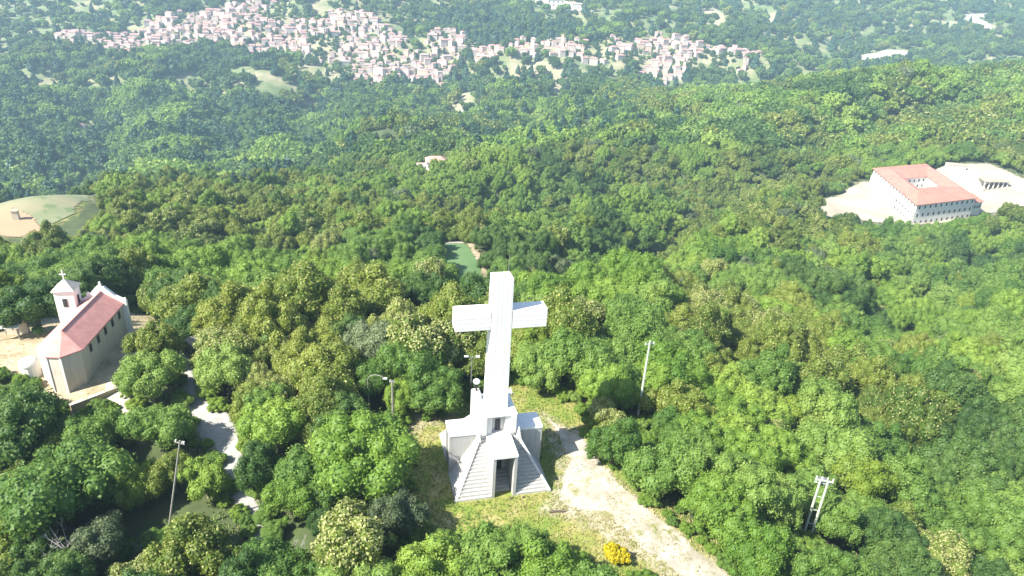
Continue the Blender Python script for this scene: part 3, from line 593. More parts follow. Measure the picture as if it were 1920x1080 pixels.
MB().tube([(0,0,-1.5),(0,0,2.1)], 1.15, 16).build('drum', M['plasterw'], sa)
v, f = ball(1.25, 3); MB().add([(x, y, 2.1+max(z, 0)*.8) for x, y, z in v], f).build('dome', M['plasterw'], sa)

# retaining wall below chapel
rw = empty('retaining_wall', (-53.3, 74.2, 0), R(52), 'low tan retaining wall below the chapel apse', 'wall')
MB().box(-3.6, 3.6, -.2, .2, -2.5, .35).build('wall_body', M['earth'], rw)
MB().box(-3.65, 3.65, -.27, .27, .353, .5).build('coping', M['gravel'], rw)

# ---------- small structures
def shed(x, y, rz, sx, sy, h, label, roofmat):
    z = hz(x, y); e = empty('shed', (x, y, z), rz, label, 'shed')
    for px in (-sx, sx):
        for py in (-sy, sy): MB().box(px-.1, px+.1, py-.1, py+.1, -.5, h+(.5 if py > 0 else 0)).build('post', M['wood'], e)
    MB().box(-sx+.1, sx-.1, sy-.1, sy+.05, -.5, h+.4).build('back_wall', M['plasterc'], e)
    MB().add([(-sx-.4,-sy-.5,h),(sx+.4,-sy-.5,h),(sx+.4,sy+.5,h+.62),(-sx-.4,sy+.5,h+.62),(-sx-.4,-sy-.5,h+.12),(sx+.4,-sy-.5,h+.12),(sx+.4,sy+.5,h+.74),(-sx-.4,sy+.5,h+.74)],
             [(0,3,2,1),(4,5,6,7),(0,1,5,4),(1,2,6,5),(2,3,7,6),(3,0,4,7)]).build('roof', roofmat, e)
    return e
shed(-44.2, 85.2, R(55), 1.5, 1.2, 2.3, 'open shed with grey sheet roof in the wood beside the lane', M['shedroof'])
shed(-74.8, 88.5, R(10), 1.6, 1.4, 2.4, 'pale shelter at the left edge behind the chapel yard', M['plasterw'])
def pole(name, x, y, h, label, mat, rad=.14, tilt=(0, 0), arms=((-.9,.9,-.35),), rz=0):
    e = empty(name, (x, y, hz(x, y)), rz, label, 'pole'); e.rotation_euler = (tilt[0], tilt[1], rz)
    MB().tube([(0,0,-.6),(0,0,h)], [rad, rad*.62], 8).build('mast', mat, e)
    for a, b, z in arms:
        MB().box(a, b, -.05, .05, h+z-.06, h+z+.06).build('crossarm', mat, e)
        for x_ in (a+.1, b-.1, (a+b)/2+.25): MB().tube([(x_,0,h+z+.062),(x_,0,h+z+.3)], .06, 6).build('insulator', M['plasterw'], e)
    return e
pt = L_['pts']
pole('utility_pole', pt['pole_right'][0], pt['pole_right'][1], 12.2, 'slender pale green pole rising from the wood right of the cross', M['polegreen'], .2, (0, 0), ((-.7,.7,-.5),), R(20))
pl = pole('utility_pole', -34.6, 53.2, 13.2, 'tall leaning wooden pole in the dark gap left of the lane', M['wood'], .13, (0, R(14)), ((-.5,.5,-.3),), 0)
pole('utility_pole', -14.1, 71.3, 7.2, 'short pale wooden pole at the left rim of the clearing', M['wood'], .17, (0, 0), ((-.35,.35,-.25),))
pole('utility_pole', pt['pole_far'][0], pt['pole_far'][1], 6.8, 'white pole with long side arm near the shed', M['plasterw'], .12, (0, 0), ((-.2,2.3,-.9),), R(-18))
# H pole with transformer
hx_, hy_ = pt['pole_double']; e = empty('transformer_pole', (hx_, hy_, hz(hx_, hy_)), R(-12), 'double pole with a transformer on top inside the right wood', 'pole')
for s in (-1, 1): MB().tube([(s*.42,0,-1),(s*.42,0,8.9)], [.17,.13], 8).build('mast', M['polegreen'], e)
for z in (2.5, 4.6, 6.6): MB().box(-.3, .3, -.03, .03, z-.04, z+.04).build('brace', M['polegreen'], e)
MB().box(-1.0, 1.0, -.08, .08, 8.903, 9.05).build('crossarm', M['polegreen'], e); MB().box(-.9, .9, .25, .4, 8.3, 8.45).build('crossarm', M['polegreen'], e)
MB().box(-.4, .4, .42, .95, 7.9, 8.8).build('transformer', M['metal'], e, .06)
for x_ in (-.9,-.3,.3,.9): MB().tube([(x_,0,9.053),(x_,0,9.45)], .08, 6).build('insulator', M['plasterw'], e)
# twin lamp
lx, ly = pt['lamp2']; e = empty('street_lamp', (lx, ly, hz(lx, ly)), R(5), 'dark twin headed street lamp behind the cross', 'street lamp')
MB().tube([(0,0,-.3),(0,0,6.2)], [.11,.07], 8).build('mast', M['metal'], e); MB().tube([(-.75,0,6.15),(.75,0,6.15)], .05, 6).build('arm', M['metal'], e)
for s in (-1, 1): MB().box(s*.78-.28, s*.78+.28, -.16, .16, 6.2, 6.36).build('lamp_head', M['lampglass'], e, .04)
lx, ly = pt['lamp_arm']; e = empty('street_lamp', (lx, ly, hz(lx, ly)), 0, 'single street lamp with a curved arm left of the pale pole', 'street lamp')
MB().tube([(0,0,-.3),(0,0,5.2)], [.1,.06], 8).build('mast', M['wood'], e)
MB().tube([(0,0,5.2),(.3,0,5.75),(.9,-.05,6.0),(1.6,-.1,5.95),(2.1,-.1,5.7)], .05, 6).build('arm', M['wood'], e)
MB().box(2.0, 2.55, -.24, .04, 5.5, 5.65).build('lamp_head', M['lampglass'], e, .03)
def cable(a, b, sag, label):
    A, B = Vector(a), Vector(b); mb = MB(); P_ = []
    for i in range(13):
        t = i/12; q = A.lerp(B, t); q.z -= sag*4*t*(1-t); P_.append(q)
    o = mb.tube(P_, .018, 4).build('power_cable', M['metal']); return tag(o, label, 'cable')
# log, stones
x, y = pt['log']; o = MB().tube([(x-.85,y-.1,hz(x,y)+.14),(x,y+.02,hz(x,y)+.16),(x+.85,y+.12,hz(x,y)+.14)], [.13,.14,.11], 8).build('fallen_log', M['bark']); tag(o, 'short brown log lying on the grass edge of the gravel', 'log')
for k, (x, y, lb) in enumerate(((1.35, 59.75, 'dark stone on the grass just right of the monument entrance'), (2.7, 60.0, 'dark stone below the right part of the monument steps'))):
    v, f = ball(.22, 1); o = MB().add([(a+x+.05*math.sin(9*b), b*.8+y, c*.6+.08) for a, b, c in v], f).build('stone', M['bark']); tag(o, lb, 'stone')

# ---------- courtyard building (monastery like) far right
MZ = -52.4
CB = empty('courtyard_building', (229.5, 384, MZ), 0, 'large white building with salmon hipped roof round a courtyard', 'building')
BX, BY, BH, WD = 23, 36.5, 9.2, 13
def cwall(nm, b, mat=None): return b.build(nm, mat or M['plasterw'], CB)
cwall('wall', MB().box(-BX, BX, -BY, -BY+.5, -4, BH)); cwall('wall', MB().box(-BX, BX, BY-.5, BY, -4, BH))
for s in (-1, 1): cwall('wall', MB().box(*sorted((s*BX, s*(BX-.5))), -BY+.503, BY-.503, -4, BH))
cx, cy = 10, 10.5
for s in (-1, 1):
    cwall('courtyard_wall', MB().box(-cx, cx, *sorted((s*cy, s*(cy+.4))), 0, BH)); cwall('courtyard_wall', MB().box(*sorted((s*cx, s*(cx+.4))), -cy+.003, cy-.003, 0, BH))
cwall('courtyard_floor', MB().box(-cx+.01, cx-.01, -cy+.01, cy-.01, -.2, .3), M['pad'])
o_ = 1.0; rise = 2.4
def rslope(p0, p1, q1, q0):   # outer edge p0-p1 low, ridge q0-q1 high
    z = BH+.05; v = [(*p0, z), (*p1, z), (*q1, z+rise), (*q0, z+rise)]; v += [(a, b_, c+.28) for a, b_, c in v]
    MB().add(v, [(0,3,2,1),(4,5,6,7),(0,1,5,4),(1,2,6,5),(2,3,7,6),(3,0,4,7)]).build('roof_slope', M['tile2'], CB)
rx, ry = (BX+cx)/2, (BY+cy)/2; ox, oy = BX+o_, BY+o_; ix, iy = cx-.6, cy-.6
rslope((-ox,-oy),(ox,-oy),(rx,-ry),(-rx,-ry)); rslope((ox,oy),(-ox,oy),(-rx,ry),(rx,ry)); rslope((ox,-oy),(ox,oy),(rx,ry),(rx,-ry)); rslope((-ox,oy),(-ox,-oy),(-rx,-ry),(-rx,ry))
rslope((ix,-iy),(-ix,-iy),(-rx,-ry),(rx,-ry)); rslope((-ix,iy),(ix,iy),(rx,ry),(-rx,ry)); rslope((ix,iy),(ix,-iy),(rx,-ry),(rx,ry)); rslope((-ix,-iy),(-ix,iy),(-rx,ry),(-rx,-ry))
wm = MB().box(-.55,.55,-.06,.06,-.8,.8).mesh('window', M['dark']); wm2 = MB().box(-.06,.06,-.55,.55,-.8,.8).mesh('window', M['dark'])
def win(mesh, x, y, z): o = link(bpy.data.objects.new('window', mesh), CB); o.location = (x, y, z)
for z in (-.6, 3.4, 7.6):
    for k in range(16): win(wm2, -BX-.03, -BY+3+k*4.7, z)
    for k in range(11): win(wm, -BX+2.5+k*4.15, -BY-.03, z)
for z in (4.0, 7.4):
    for k in range(5): win(wm, -cx+2+k*((2*cx-4)/4), cy-.03, z)
for k in range(9): MB().box(-BX-1.1, -BX-.003, -BY+.7+k*8.9-.5, -BY+.7+k*8.9+.5, -4, 5.5).build('buttress', M['plasterw'], CB)
cwall('annex_wing', MB().box(BX+.003, BX+9, -BY+2, -BY+16, -4, 6.2))
MB().taper((BX+1.05,BX+10,-BY+1,-BY+17), (BX+1.05,BX+5,-BY+7,-BY+11), 6.203, 8.2).build('annex_roof', M['tile2'], CB)
for k in range(4): win(wm, BX+1.6+k*2, -BY+1.97, 3.4)
for p0, p1 in (((-rx,-ry),(rx,-ry)),((rx,-ry),(rx,ry)),((rx,ry),(-rx,ry)),((-rx,ry),(-rx,-ry))): MB().tube([(*p0, BH+2.72), (*p1, BH+2.72)], .22, 5).build('ridge_tile', M['tile'], CB)
e1 = Vector((44, 21)).normalized(); e2 = Vector((11, 73)).normalized()    # the plan is not square: its sides meet at about 55 degrees
SHR = Matrix(((e1.x, e2.x, 0), (e1.y, e2.y, 0), (0, 0, 1))); done = set()
for o in [q for q in sc.objects if q.parent == CB]:
    if o.data.name not in done: done.add(o.data.name); o.data.transform(SHR.to_4x4())
    o.location = SHR @ o.location
wm = MB().box(-.55,.55,-.06,.06,-.8,.8).mesh('window', M['dark'])
# service buildings right of it
sx_, sy_ = pt['store']; e = empty('storage_shed', (286, 408, hz(286, 408)), R(8), 'pale open fronted storage shed right of the courtyard building', 'shed')
MB().box(-8, 8, 3, 3.4, -3, 5).build('back_wall', M['plasterw'], e)
for k in range(6): MB().box(-8+k*3.05, -7.5+k*3.05, -3.2, -2.8, -3, 4.2).build('post', M['plasterw'], e)
MB().add([(-8.6,-4,4.2),(8.6,-4,4.2),(8.6,4,5.4),(-8.6,4,5.4),(-8.6,-4,4.5),(8.6,-4,4.5),(8.6,4,5.7),(-8.6,4,5.7)], [(0,3,2,1),(4,5,6,7),(0,1,5,4),(1,2,6,5),(2,3,7,6),(3,0,4,7)]).build('roof', M['pad'], e)
e = empty('storage_shed', (276, 432, hz(276, 432)), R(-6), 'low pale shed with flat roof behind the courtyard building', 'shed')
MB().box(-5, 5, -3, 3, -3, 3).build('wall', M['plasterw'], e); MB().box(-5.4, 5.4, -3.4, 3.4, 3.003, 3.3).build('roof', M['pad'], e)
x, y = pt['fcross']; e = empty('yard_cross', (x, y, hz(x, y)), R(5), 'thin white cross standing left of the courtyard building', 'cross')
MB().box(-.3,.3,-.3,.3,-1,7).build('post', M['plasterw'], e); MB().box(-1.8,-.303,-.25,.25,4.9,5.5).build('arm', M['plasterw'], e); MB().box(.303,1.8,-.25,.25,4.9,5.5).build('arm', M['plasterw'], e)
x, y = pt['tiny_tower']; e = empty('field_hut', (x, y, hz(x, y)), R(20), 'small pale block hut on the meadow at the left edge', 'hut')
MB().box(-.9,.9,-.9,.9,-.5,3.2).build('wall', M['plasterc'], e); MB().box(-1.1,1.1,-1.1,1.1,3.203,3.4).build('roof', M['pad'], e)

# ---------- houses
def tintmat(name, stops, rough=.85):
    m, n, p = nodes(name); r_ = N(n, 'ShaderNodeObjectInfo').outputs['Random']
    g = N(n, 'ShaderNodeNewGeometry').outputs['Position']
    cc = ramp(n, r_, stops); n.links.new(mixc(n, mathn(n, 'MULTIPLY', noise(n, .4, g), .35), cc, (.35,.3,.27)), p.inputs['Base Color']); p.inputs['Roughness'].default_value = rough; return m
WALLM = tintmat('town plaster', [(0,(.60,.54,.49)),(.3,(.50,.42,.37)),(.55,(.66,.62,.59)),(.75,(.48,.37,.31)),(.9,(.56,.46,.31)),(1,(.34,.31,.30))])
ROOFM = tintmat('town tiles', [(0,(.42,.215,.19)),(.3,(.50,.28,.25)),(.55,(.33,.18,.16)),(.8,(.50,.33,.30)),(1,(.36,.29,.28))])
HV = []
for (a, b, h, hip) in ((6,4.5,8,0),(7.5,5,9.5,1),(5,4.5,11,1),(9,5,8,0),(5.5,5,6.5,1),(7,4.5,12,0),(10,5.5,10,1),(5,4,9,0)):
    wb = MB().box(-a, a, -b, b, -6, h)
    if not hip: wb = MB().add([(-a,-b,-6),(a,-b,-6),(a,b,-6),(-a,b,-6),(-a,-b,h),(a,-b,h),(a,b,h),(-a,b,h),(-a,0,h+1.9),(a,0,h+1.9)],
                              [(0,3,2,1),(0,1,5,4),(2,3,7,6),(1,2,6,9,5),(3,0,4,8,7),(4,5,9,8),(6,7,8,9)])
    rb = MB(); e_ = .5
    if hip: rb.taper((-a-e_,a+e_,-b-e_,b+e_), (-a*.45,a*.45,-.15,.15), h+.02, h+2.4)
    else:
        for s in (-1, 1):
            v = [(-a-e_,s*(b+e_),h-.2),(a+e_,s*(b+e_),h-.2),(a+e_,0,h+2.0),(-a-e_,0,h+2.0)]; v += [(x,y,z+.3) for x,y,z in v]
            rb.add(v, [(0,3,2,1),(4,5,6,7),(0,1,5,4),(1,2,6,5),(2,3,7,6),(3,0,4,7)])
    ob = MB()   # window openings, two storeys
    zs = [h-2.2, h-5.2]
    HV.append((wb.mesh('wall', WALLM), rb.mesh('roof', ROOFM), a, b, h, wb, rb))
winm = MB().box(-.6,.6,-.08,.08,-.9,.9).mesh('window', M['dark'])
def house(x, y, rz, v, s, label, group=None, name='house', wins=0, wall=None, roof=None):
    wm_, rm_, a, b, h = HV[v][:5]
    e = empty(name, (x, y, hz(x, y)), rz, label, 'house', group); e.scale = (s, s, s)
    o = link(bpy.data.objects.new('wall', wm_), e); q = link(bpy.data.objects.new('roof', rm_), e)
    if wall: o.data = wm_.copy(); o.data.materials[0] = wall
    if roof: q.data = rm_.copy(); q.data.materials[0] = roof
    for k in range(wins):
        for z in (h-2.2, h-5.4):
            w_ = link(bpy.data.objects.new('window', winm), e); w_.location = (-a+1.6+k*(2*a-3.2)/max(wins-1, 1), -b-.05, z)
    return e
cand = []
for zone, key in (('left and largest quarter', 'town_a'), ('small middle row', 'town_b'), ('right quarter', 'town_c')):
    P_ = np.array(L_[key]); x0, y0 = P_.min(0); x1, y1 = P_.max(0)
    y = y0
    while y < y1:
        x = x0+rng.uniform(0, 8)
        while x < x1:
            px_, py_ = x+rng.uniform(-3, 3), y+rng.uniform(-3, 3)
            dens = fbm(px_, py_, 60, 21, 3)
            if inside(px_, py_, L_[key]) and dens > .34 and rng.random() < .88: cand.append((px_, py_, key))
            x += rng.uniform(10, 17)
        y += 10.5
print('house sites', len(cand))
rng.shuffle(cand) if False else random.shuffle(cand)
nh = min(300, int(len(cand)*.9)); rest = cand[nh:]
words_c = ['close packed pale house with pink roof in the %s of the town']
zn = dict(town_a='large left quarter', town_b='small middle row', town_c='right hand quarter')
for x, y, k in cand[:nh]:
    house(x, y, rng.uniform(-.5, .5)+(math.pi/2 if rng.random() < .35 else 0), int(rng.integers(0, 8)), rng.uniform(.55, .9),
          'close packed pale house with pinkish roof in the %s of the town' % zn[k], 'pale houses of the hillside town')
wv, wf, rv, rf = [], [], [], []
wallS, roofS = MB(), MB()
for x, y, k in rest:
    v = int(rng.integers(0, 8)); a_ = rng.uniform(-.5, .5)+(math.pi/2 if rng.random() < .35 else 0); s = rng.uniform(.5, .85)
    c_, s_ = math.cos(a_)*s, math.sin(a_)*s; z = hz(x, y)
    for src, dst in ((HV[v][5], wallS), (HV[v][6], roofS)): dst.add([(x+p[0]*c_-p[1]*s_, y+p[0]*s_+p[1]*c_, z+p[2]*s) for p in src.v], src.f)
if rest:
    e = empty('distant_houses', (0, 1100, -60), 0, 'smaller houses filling the gaps between the houses of the town'); e['kind'] = 'stuff'; e.location = (0, 0, 0)
    wallS.build('walls', surf('town walls mixed', (.60,.53,.48), (.42,.36,.33), .08, .9), e)['kind'] = 'stuff'
    roofS.build('roofs', surf('town roofs mixed', (.46,.25,.22), (.36,.23,.21), .08, .9), e)['kind'] = 'stuff'
for q in L_['lone']:
    if q[3]: house(q[0], q[1], rng.uniform(-.3, .3), 3 if q[2] > 12 else 4, q[2]/18. if q[2] > 12 else q[2]/11., q[3], wins=4, wall=M['plasterw'], roof=M['pad'] if q[2] > 17 else None)
# farmhouse cluster on the wooded slope
fx, fy = pt['farm']
house(fx, fy, R(10), 4, 1.15, 'main pink roofed farmhouse alone in the wooded slope behind the cross', wins=3, wall=M['plasterw'], roof=M['tile'])
house(fx-9, fy-3, R(20), 7, .6, 'small outbuilding left of the lone pink roofed farmhouse', wins=2, wall=M['plasterw'])
house(fx+9, fy-4, R(-5), 4, .6, 'small outbuilding right of the lone pink roofed farmhouse', wins=2, wall=M['plasterw'])
# bell towers of the town
for (x, y, h, lb) in ((*pt['tower_a'], 19, 'slim pale church tower at the left end of the town'), (*pt['tower_b'], 16, 'yellowish church tower above the middle of the right quarter')):
    e = empty('church_tower', (x, y, hz(x, y)), 0, lb, 'tower'); MB().box(-2.2,2.2,-2.2,2.2,-3,h).build('shaft', M['plasterc'], e); MB().taper((-2.5,2.5,-2.5,2.5),(-.1,.1,-.1,.1),h+.003,h+4).build('cap', M['tile'], e)

# ---------- trees
KEEP = [('clearing_free', .3), ('gravel_road', 1.2), ('footpath_left', 1.0), ('spur', .6), ('yard', .6), ('green_field', 2), ('meadow', -3), ('meadow_free', 1), ('green_free', 1), ('farm_yard', 1), ('yard_far', 3), ('yard_free', 1), ('far_road', 2), ('quarry', 3), ('rocks', 2)]
TOWN = ['town_a', 'town_b', 'town_c']; DRY = ['dry1', 'dry2', 'dry3', 'dry4', 'dry5', 'dry6', 'dry7', 'meadow2']
hxy = np.array([(c_[0], c_[1]) for c_ in cand]+[(fx, fy), (fx-9, fy-3), (fx+9, fy-4), (fx, fy-10), (fx-8, fy-14), (fx+6, fy-14)])
def inview(x, y, z, m=1.12):
    dy = y*fwd.y+(z-54)*fwd.z
    px_ = (x*rtv.x+y*rtv.y+(z-54)*rtv.z)/np.maximum(dy, 1); py_ = (x*upv.x+y*upv.y+(z-54)*upv.z)/np.maximum(dy, 1)
    return (dy > 5) & (np.abs(px_) < .75*m+6/np.maximum(dy, 1)) & (py_ > -.42*m-9/np.maximum(dy, 1)) & (py_ < .5)
def jgrid(y0, y1, s, jit=.42):
    ys = np.arange(y0, y1, s*.88); out = []
    for r_, y in enumerate(ys):
        half = y*.95+40; xs = np.arange(-half, half, s)+(s/2 if r_ % 2 else 0)
        out.append(np.stack([xs, np.full_like(xs, y)], 1))
    P_ = np.concatenate(out); P_ += rng.uniform(-jit*s, jit*s, P_.shape); return P_
def zones(P_):
    x, y = P_[:, 0], P_[:, 1]; ok = inview(x, y, H(x, y)+4)
    P_ = P_[ok]; x, y = P_[:, 0], P_[:, 1]; keep = np.ones(len(P_), bool)
    for k, g_ in KEEP: keep &= edge_dist(x, y, L_[k]) < -g_
    x, y = P_[:, 0], P_[:, 1]
    for k, s_, g_ in (('footpath_left', 6.4, .9), ('spur', 3., .6), ('yard', 2.5, .6), ('green_field', 9, 0), ('farm_yard', 12, 1), ('yard_far', 10, 1)):
        for t_ in (.35, .7, 1): keep &= edge_dist(x*(1+s_*t_/y), y+s_*t_, L_[k]) < -g_
    return P_[keep]
def species(x, y, n_, near):
    f1 = fbm(x, y, 45 if not near else 28, 31, 3); f2 = fbm(x, y, 70, 41, 3); u = rng.random(n_)
    k = np.zeros(n_, int)                       # green
    k[(f1 > .51)] = 1; k[(f1 < .36)] = 4
    k[(f2 > .57) & (u < .75)] = 3; k[(f2 > .66) & (u < .35)] = 2; k[(u > .985)] = 2
    k[(u > .93) & (k < 2)] = 3; k[(u > .915) & (u < .93)] = 5; k[(u < .012)] = 6
    return k
prom = L_['trees']; PX = np.array([(t[0], t[1], t[2]) for t in prom])
TRK = dict(green='broadleaf_tree', bright='broadleaf_tree', bloom='chestnut_tree', bloom2='chestnut_tree', dark='broadleaf_tree', grey='olive_tree', lime='broadleaf_tree', dead='bare_tree', conifer='conifer_tree')
def near_tree(x, y, rad, kind, label, group=None):
    e = empty(TRK[kind], (x, y, hz(x, y)), rng.uniform(0, 6.28), label, 'tree', group); sz = rng.uniform(.92, 1.1) if rad > 3.6 else min(rng.uniform(.95, 1.4), 3.55/rad)
    e.scale = (rad, rad*rng.uniform(.85, 1.1), rad*sz); e.rotation_euler = (rng.uniform(-.1, .1), rng.uniform(-.1, .1), e.rotation_euler[2])
    if kind == 'dead':
        link(bpy.data.objects.new('trunk', DEADT), e); return e
    link(bpy.data.objects.new('trunk', TRUNKS[int(rng.integers(0, 3))]), e)
    link(bpy.data.objects.new('crown', HI[kind][int(rng.integers(0, len(HI[kind])))]), e); return e
for x, y, rad, kind, label in prom: near_tree(x, y, rad, kind, label)
x, y = pt['broom']; e = empty('broom_bush', (x, y, hz(x, y)), 0, 'bright yellow flowering bush beside the gravel road', 'bush')
bcm = crown_mesh('foliage', LM['yellow'], 77, 2600, .16, 11, 2); o = link(bpy.data.objects.new('foliage', bcm), e); o.location = (0, 0, -.35)
MB().tube([(0,0,-.2),(0,0,.9)], [.06,.03], 6).build('stem', M['bark'], e); e.scale = (1.12, 1.12, 1.1)
P1 = zones(jgrid(36, 140, 3.9, .48)); x, y = P1[:, 0], P1[:, 1]
dd = np.hypot(x[:, None]-PX[None, :, 0], y[:, None]-PX[None, :, 1])-PX[None, :, 2]*.72
P1 = P1[dd.min(1) > 1.2]
x, y = P1[:, 0], P1[:, 1]; cut = np.hypot(x-11.5, y-50.5) > 4.2; cut &= ~((np.abs(x-hx_*y/hy_) < 4.3) & (y < hy_+1) & (y > hy_-12)); cut &= np.hypot(x+44.2, y-84) > 4
cut &= ~((y < 54) & (np.abs(x+34.6*y/53.2) < 3.4) & (y > 42)); cut &= ~((np.abs(x-18.3*y/77.8) < 3.6) & (y > 65) & (y < 78.5)); cut &= np.hypot(x+63, y-74) > 4.2
cut &= np.hypot(x+44, y-88) > 2.5
cut &= ~((np.abs(x+14.1*y/71.3) < 3.2) & (y > 62) & (y < 73)); cut &= ~((np.abs(x+17.8*y/74.1) < 2.2) & (y > 67) & (y < 75))
P1 = P1[cut]
depth = P1[:, 1]*fwd.y+(H(P1[:, 0], P1[:, 1])-54)*fwd.z
order = np.argsort(depth); NI = min(max(0, 292-len(prom)), len(P1)); near = P1[order[:NI]]; midn = P1[order[NI:]]
print('near trees', len(P1), 'individual', NI)
kk = species(near[:, 0], near[:, 1], len(near), True)
WORD = dict(green='mid green', bright='fresh bright green', bloom='cream blossoming', bloom2='olive tinged', dark='dark green', grey='dull grey green', lime='lime yellow')
LMK = [('stepped base of the cross', -1.1, 65.8), ('slender pale green pole', *pt['pole_right']), ('double pole with transformer', *pt['pole_double']), ('yellow flowering bush', *pt['broom']),
 ('twin headed lamp', *pt['lamp2']), ('pale wooden pole', *pt['pole_pale']), ('curved arm lamp', *pt['lamp_arm']), ('leaning wooden pole', -34.6, 53.2), ('shed roof by the lane', -44.2, 85.2), ('bell tower', -65.8, 88.8),
 ('chapel apse', -59, 74), ('chapel facade', -61, 91), ('bend of the left lane', -31, 66), ('cream flowering tree by the bottom edge', -13.4, 48), ('lime tree high in the right wood', 46.1, 91.4), ('lime tree behind the double pole', 49.7, 76.7),
 ('cream flecked corner tree', 54.2, 64.9), ('cream tree beside the right cross arm', 11.4, 105.2), ('bare silvery tree', -41.6, 48.8), ('yellow tree behind the slender pole', 26.5, 104.3), ('cream blossom tree left of the cross', -11.2, 81), ('olive tinged tree halfway to the chapel', -35.2, 96)]
ORD = ['nearest', 'second', 'third', 'fourth', 'fifth', 'sixth', 'seventh', 'eighth', 'ninth', 'tenth']
sect = {}
for i_, (x, y) in enumerate(near):
    d_, n_ = min((math.hypot(x-a, y-b_), q) for q, (_, a, b_) in enumerate(LMK)); a, b_ = LMK[n_][1:]
    dx, dy = x-a, y-b_; sec = ('right of' if dx > 0 else 'left of') if abs(dx) > abs(dy) else ('behind' if dy > 0 else 'in front of')
    sect.setdefault((n_, sec), []).append((d_, i_))
LAB = {}
for (n_, sec), v in sect.items():
    for r_, (d_, i_) in enumerate(sorted(v)):
        LAB[i_] = '%s tree %s the %s, %s' % (ORD[r_] if r_ < 10 else 'outermost', sec, LMK[n_][0], WORD[KINDS[kk[i_]]])
for i_, ((x, y), k) in enumerate(zip(near, kk)):
    kind = KINDS[k]
    rad = rng.choice([1.7, 2.1, 2.5, 2.9, 3.5])*rng.uniform(.92, 1.08)
    for kp in ('clearing_free', 'footpath_left', 'yard', 'spur'):
        ed = -float(edge_dist(np.array([x]), np.array([y]), L_[kp])[0]); rad = min(rad, max(1.7, ed+1.2))
    near_tree(x, y, rad, kind, LAB[i_], 'trees of the hilltop wood')
# masses of trees farther away
def gn_scatter(name, pts, rot, scl, kind, var, protos, label):
    me = npmesh_pts(name, pts, rot, scl, var)
    o = link(bpy.data.objects.new(name, me)); tag(o, label, None, None, 'stuff')
    ng = bpy.data.node_groups.new(name, 'GeometryNodeTree')
    ng.interface.new_socket('Geometry', in_out='INPUT', socket_type='NodeSocketGeometry'); ng.interface.new_socket('Geometry', in_out='OUTPUT', socket_type='NodeSocketGeometry')
    gi = ng.nodes.new('NodeGroupInput'); go = ng.nodes.new('NodeGroupOutput'); jn = ng.nodes.new('GeometryNodeJoinGeometry')
    def attr(nm, typ):
        q = ng.nodes.new('GeometryNodeInputNamedAttribute'); q.data_type = typ; q.inputs[0].default_value = nm; return q.outputs[0]
    ra, sa_, va = attr('rotz', 'FLOAT_VECTOR'), attr('size', 'FLOAT_VECTOR'), attr('var', 'INT')
    for i, pr in enumerate(protos):
        oi = ng.nodes.new('GeometryNodeObjectInfo'); oi.inputs['Object'].default_value = pr; oi.inputs['As Instance'].default_value = True
        cmpn = ng.nodes.new('FunctionNodeCompare'); cmpn.data_type = 'INT'; cmpn.operation = 'EQUAL'; ng.links.new(va, cmpn.inputs[2]); cmpn.inputs[3].default_value = i
        ip = ng.nodes.new('GeometryNodeInstanceOnPoints'); ng.links.new(gi.outputs[0], ip.inputs['Points']); ng.links.new(cmpn.outputs[0], ip.inputs['Selection'])
        ng.links.new(oi.outputs['Geometry'], ip.inputs['Instance']); ng.links.new(ra, ip.inputs['Rotation']); ng.links.new(sa_, ip.inputs['Scale'])
        ng.links.new(ip.outputs[0], jn.inputs[0])
    ng.links.new(jn.outputs[0], go.inputs[0])
    md = o.modifiers.new('scatter', 'NODES'); md.node_group = ng
    return o
def npmesh_pts(name, pts, rot, scl, var):
    m = bpy.data.meshes.new(name); n_ = len(pts); m.vertices.add(n_); m.vertices.foreach_set('co', np.asarray(pts, np.float32).ravel())
    for nm, typ, arr, key in (('rotz', 'FLOAT_VECTOR', rot, 'vector'), ('size', 'FLOAT_VECTOR', scl, 'vector'), ('var', 'INT', var, 'value')):
        a = m.attributes.new(nm, typ, 'POINT'); a.data.foreach_set(key, np.asarray(arr).ravel())
    return m
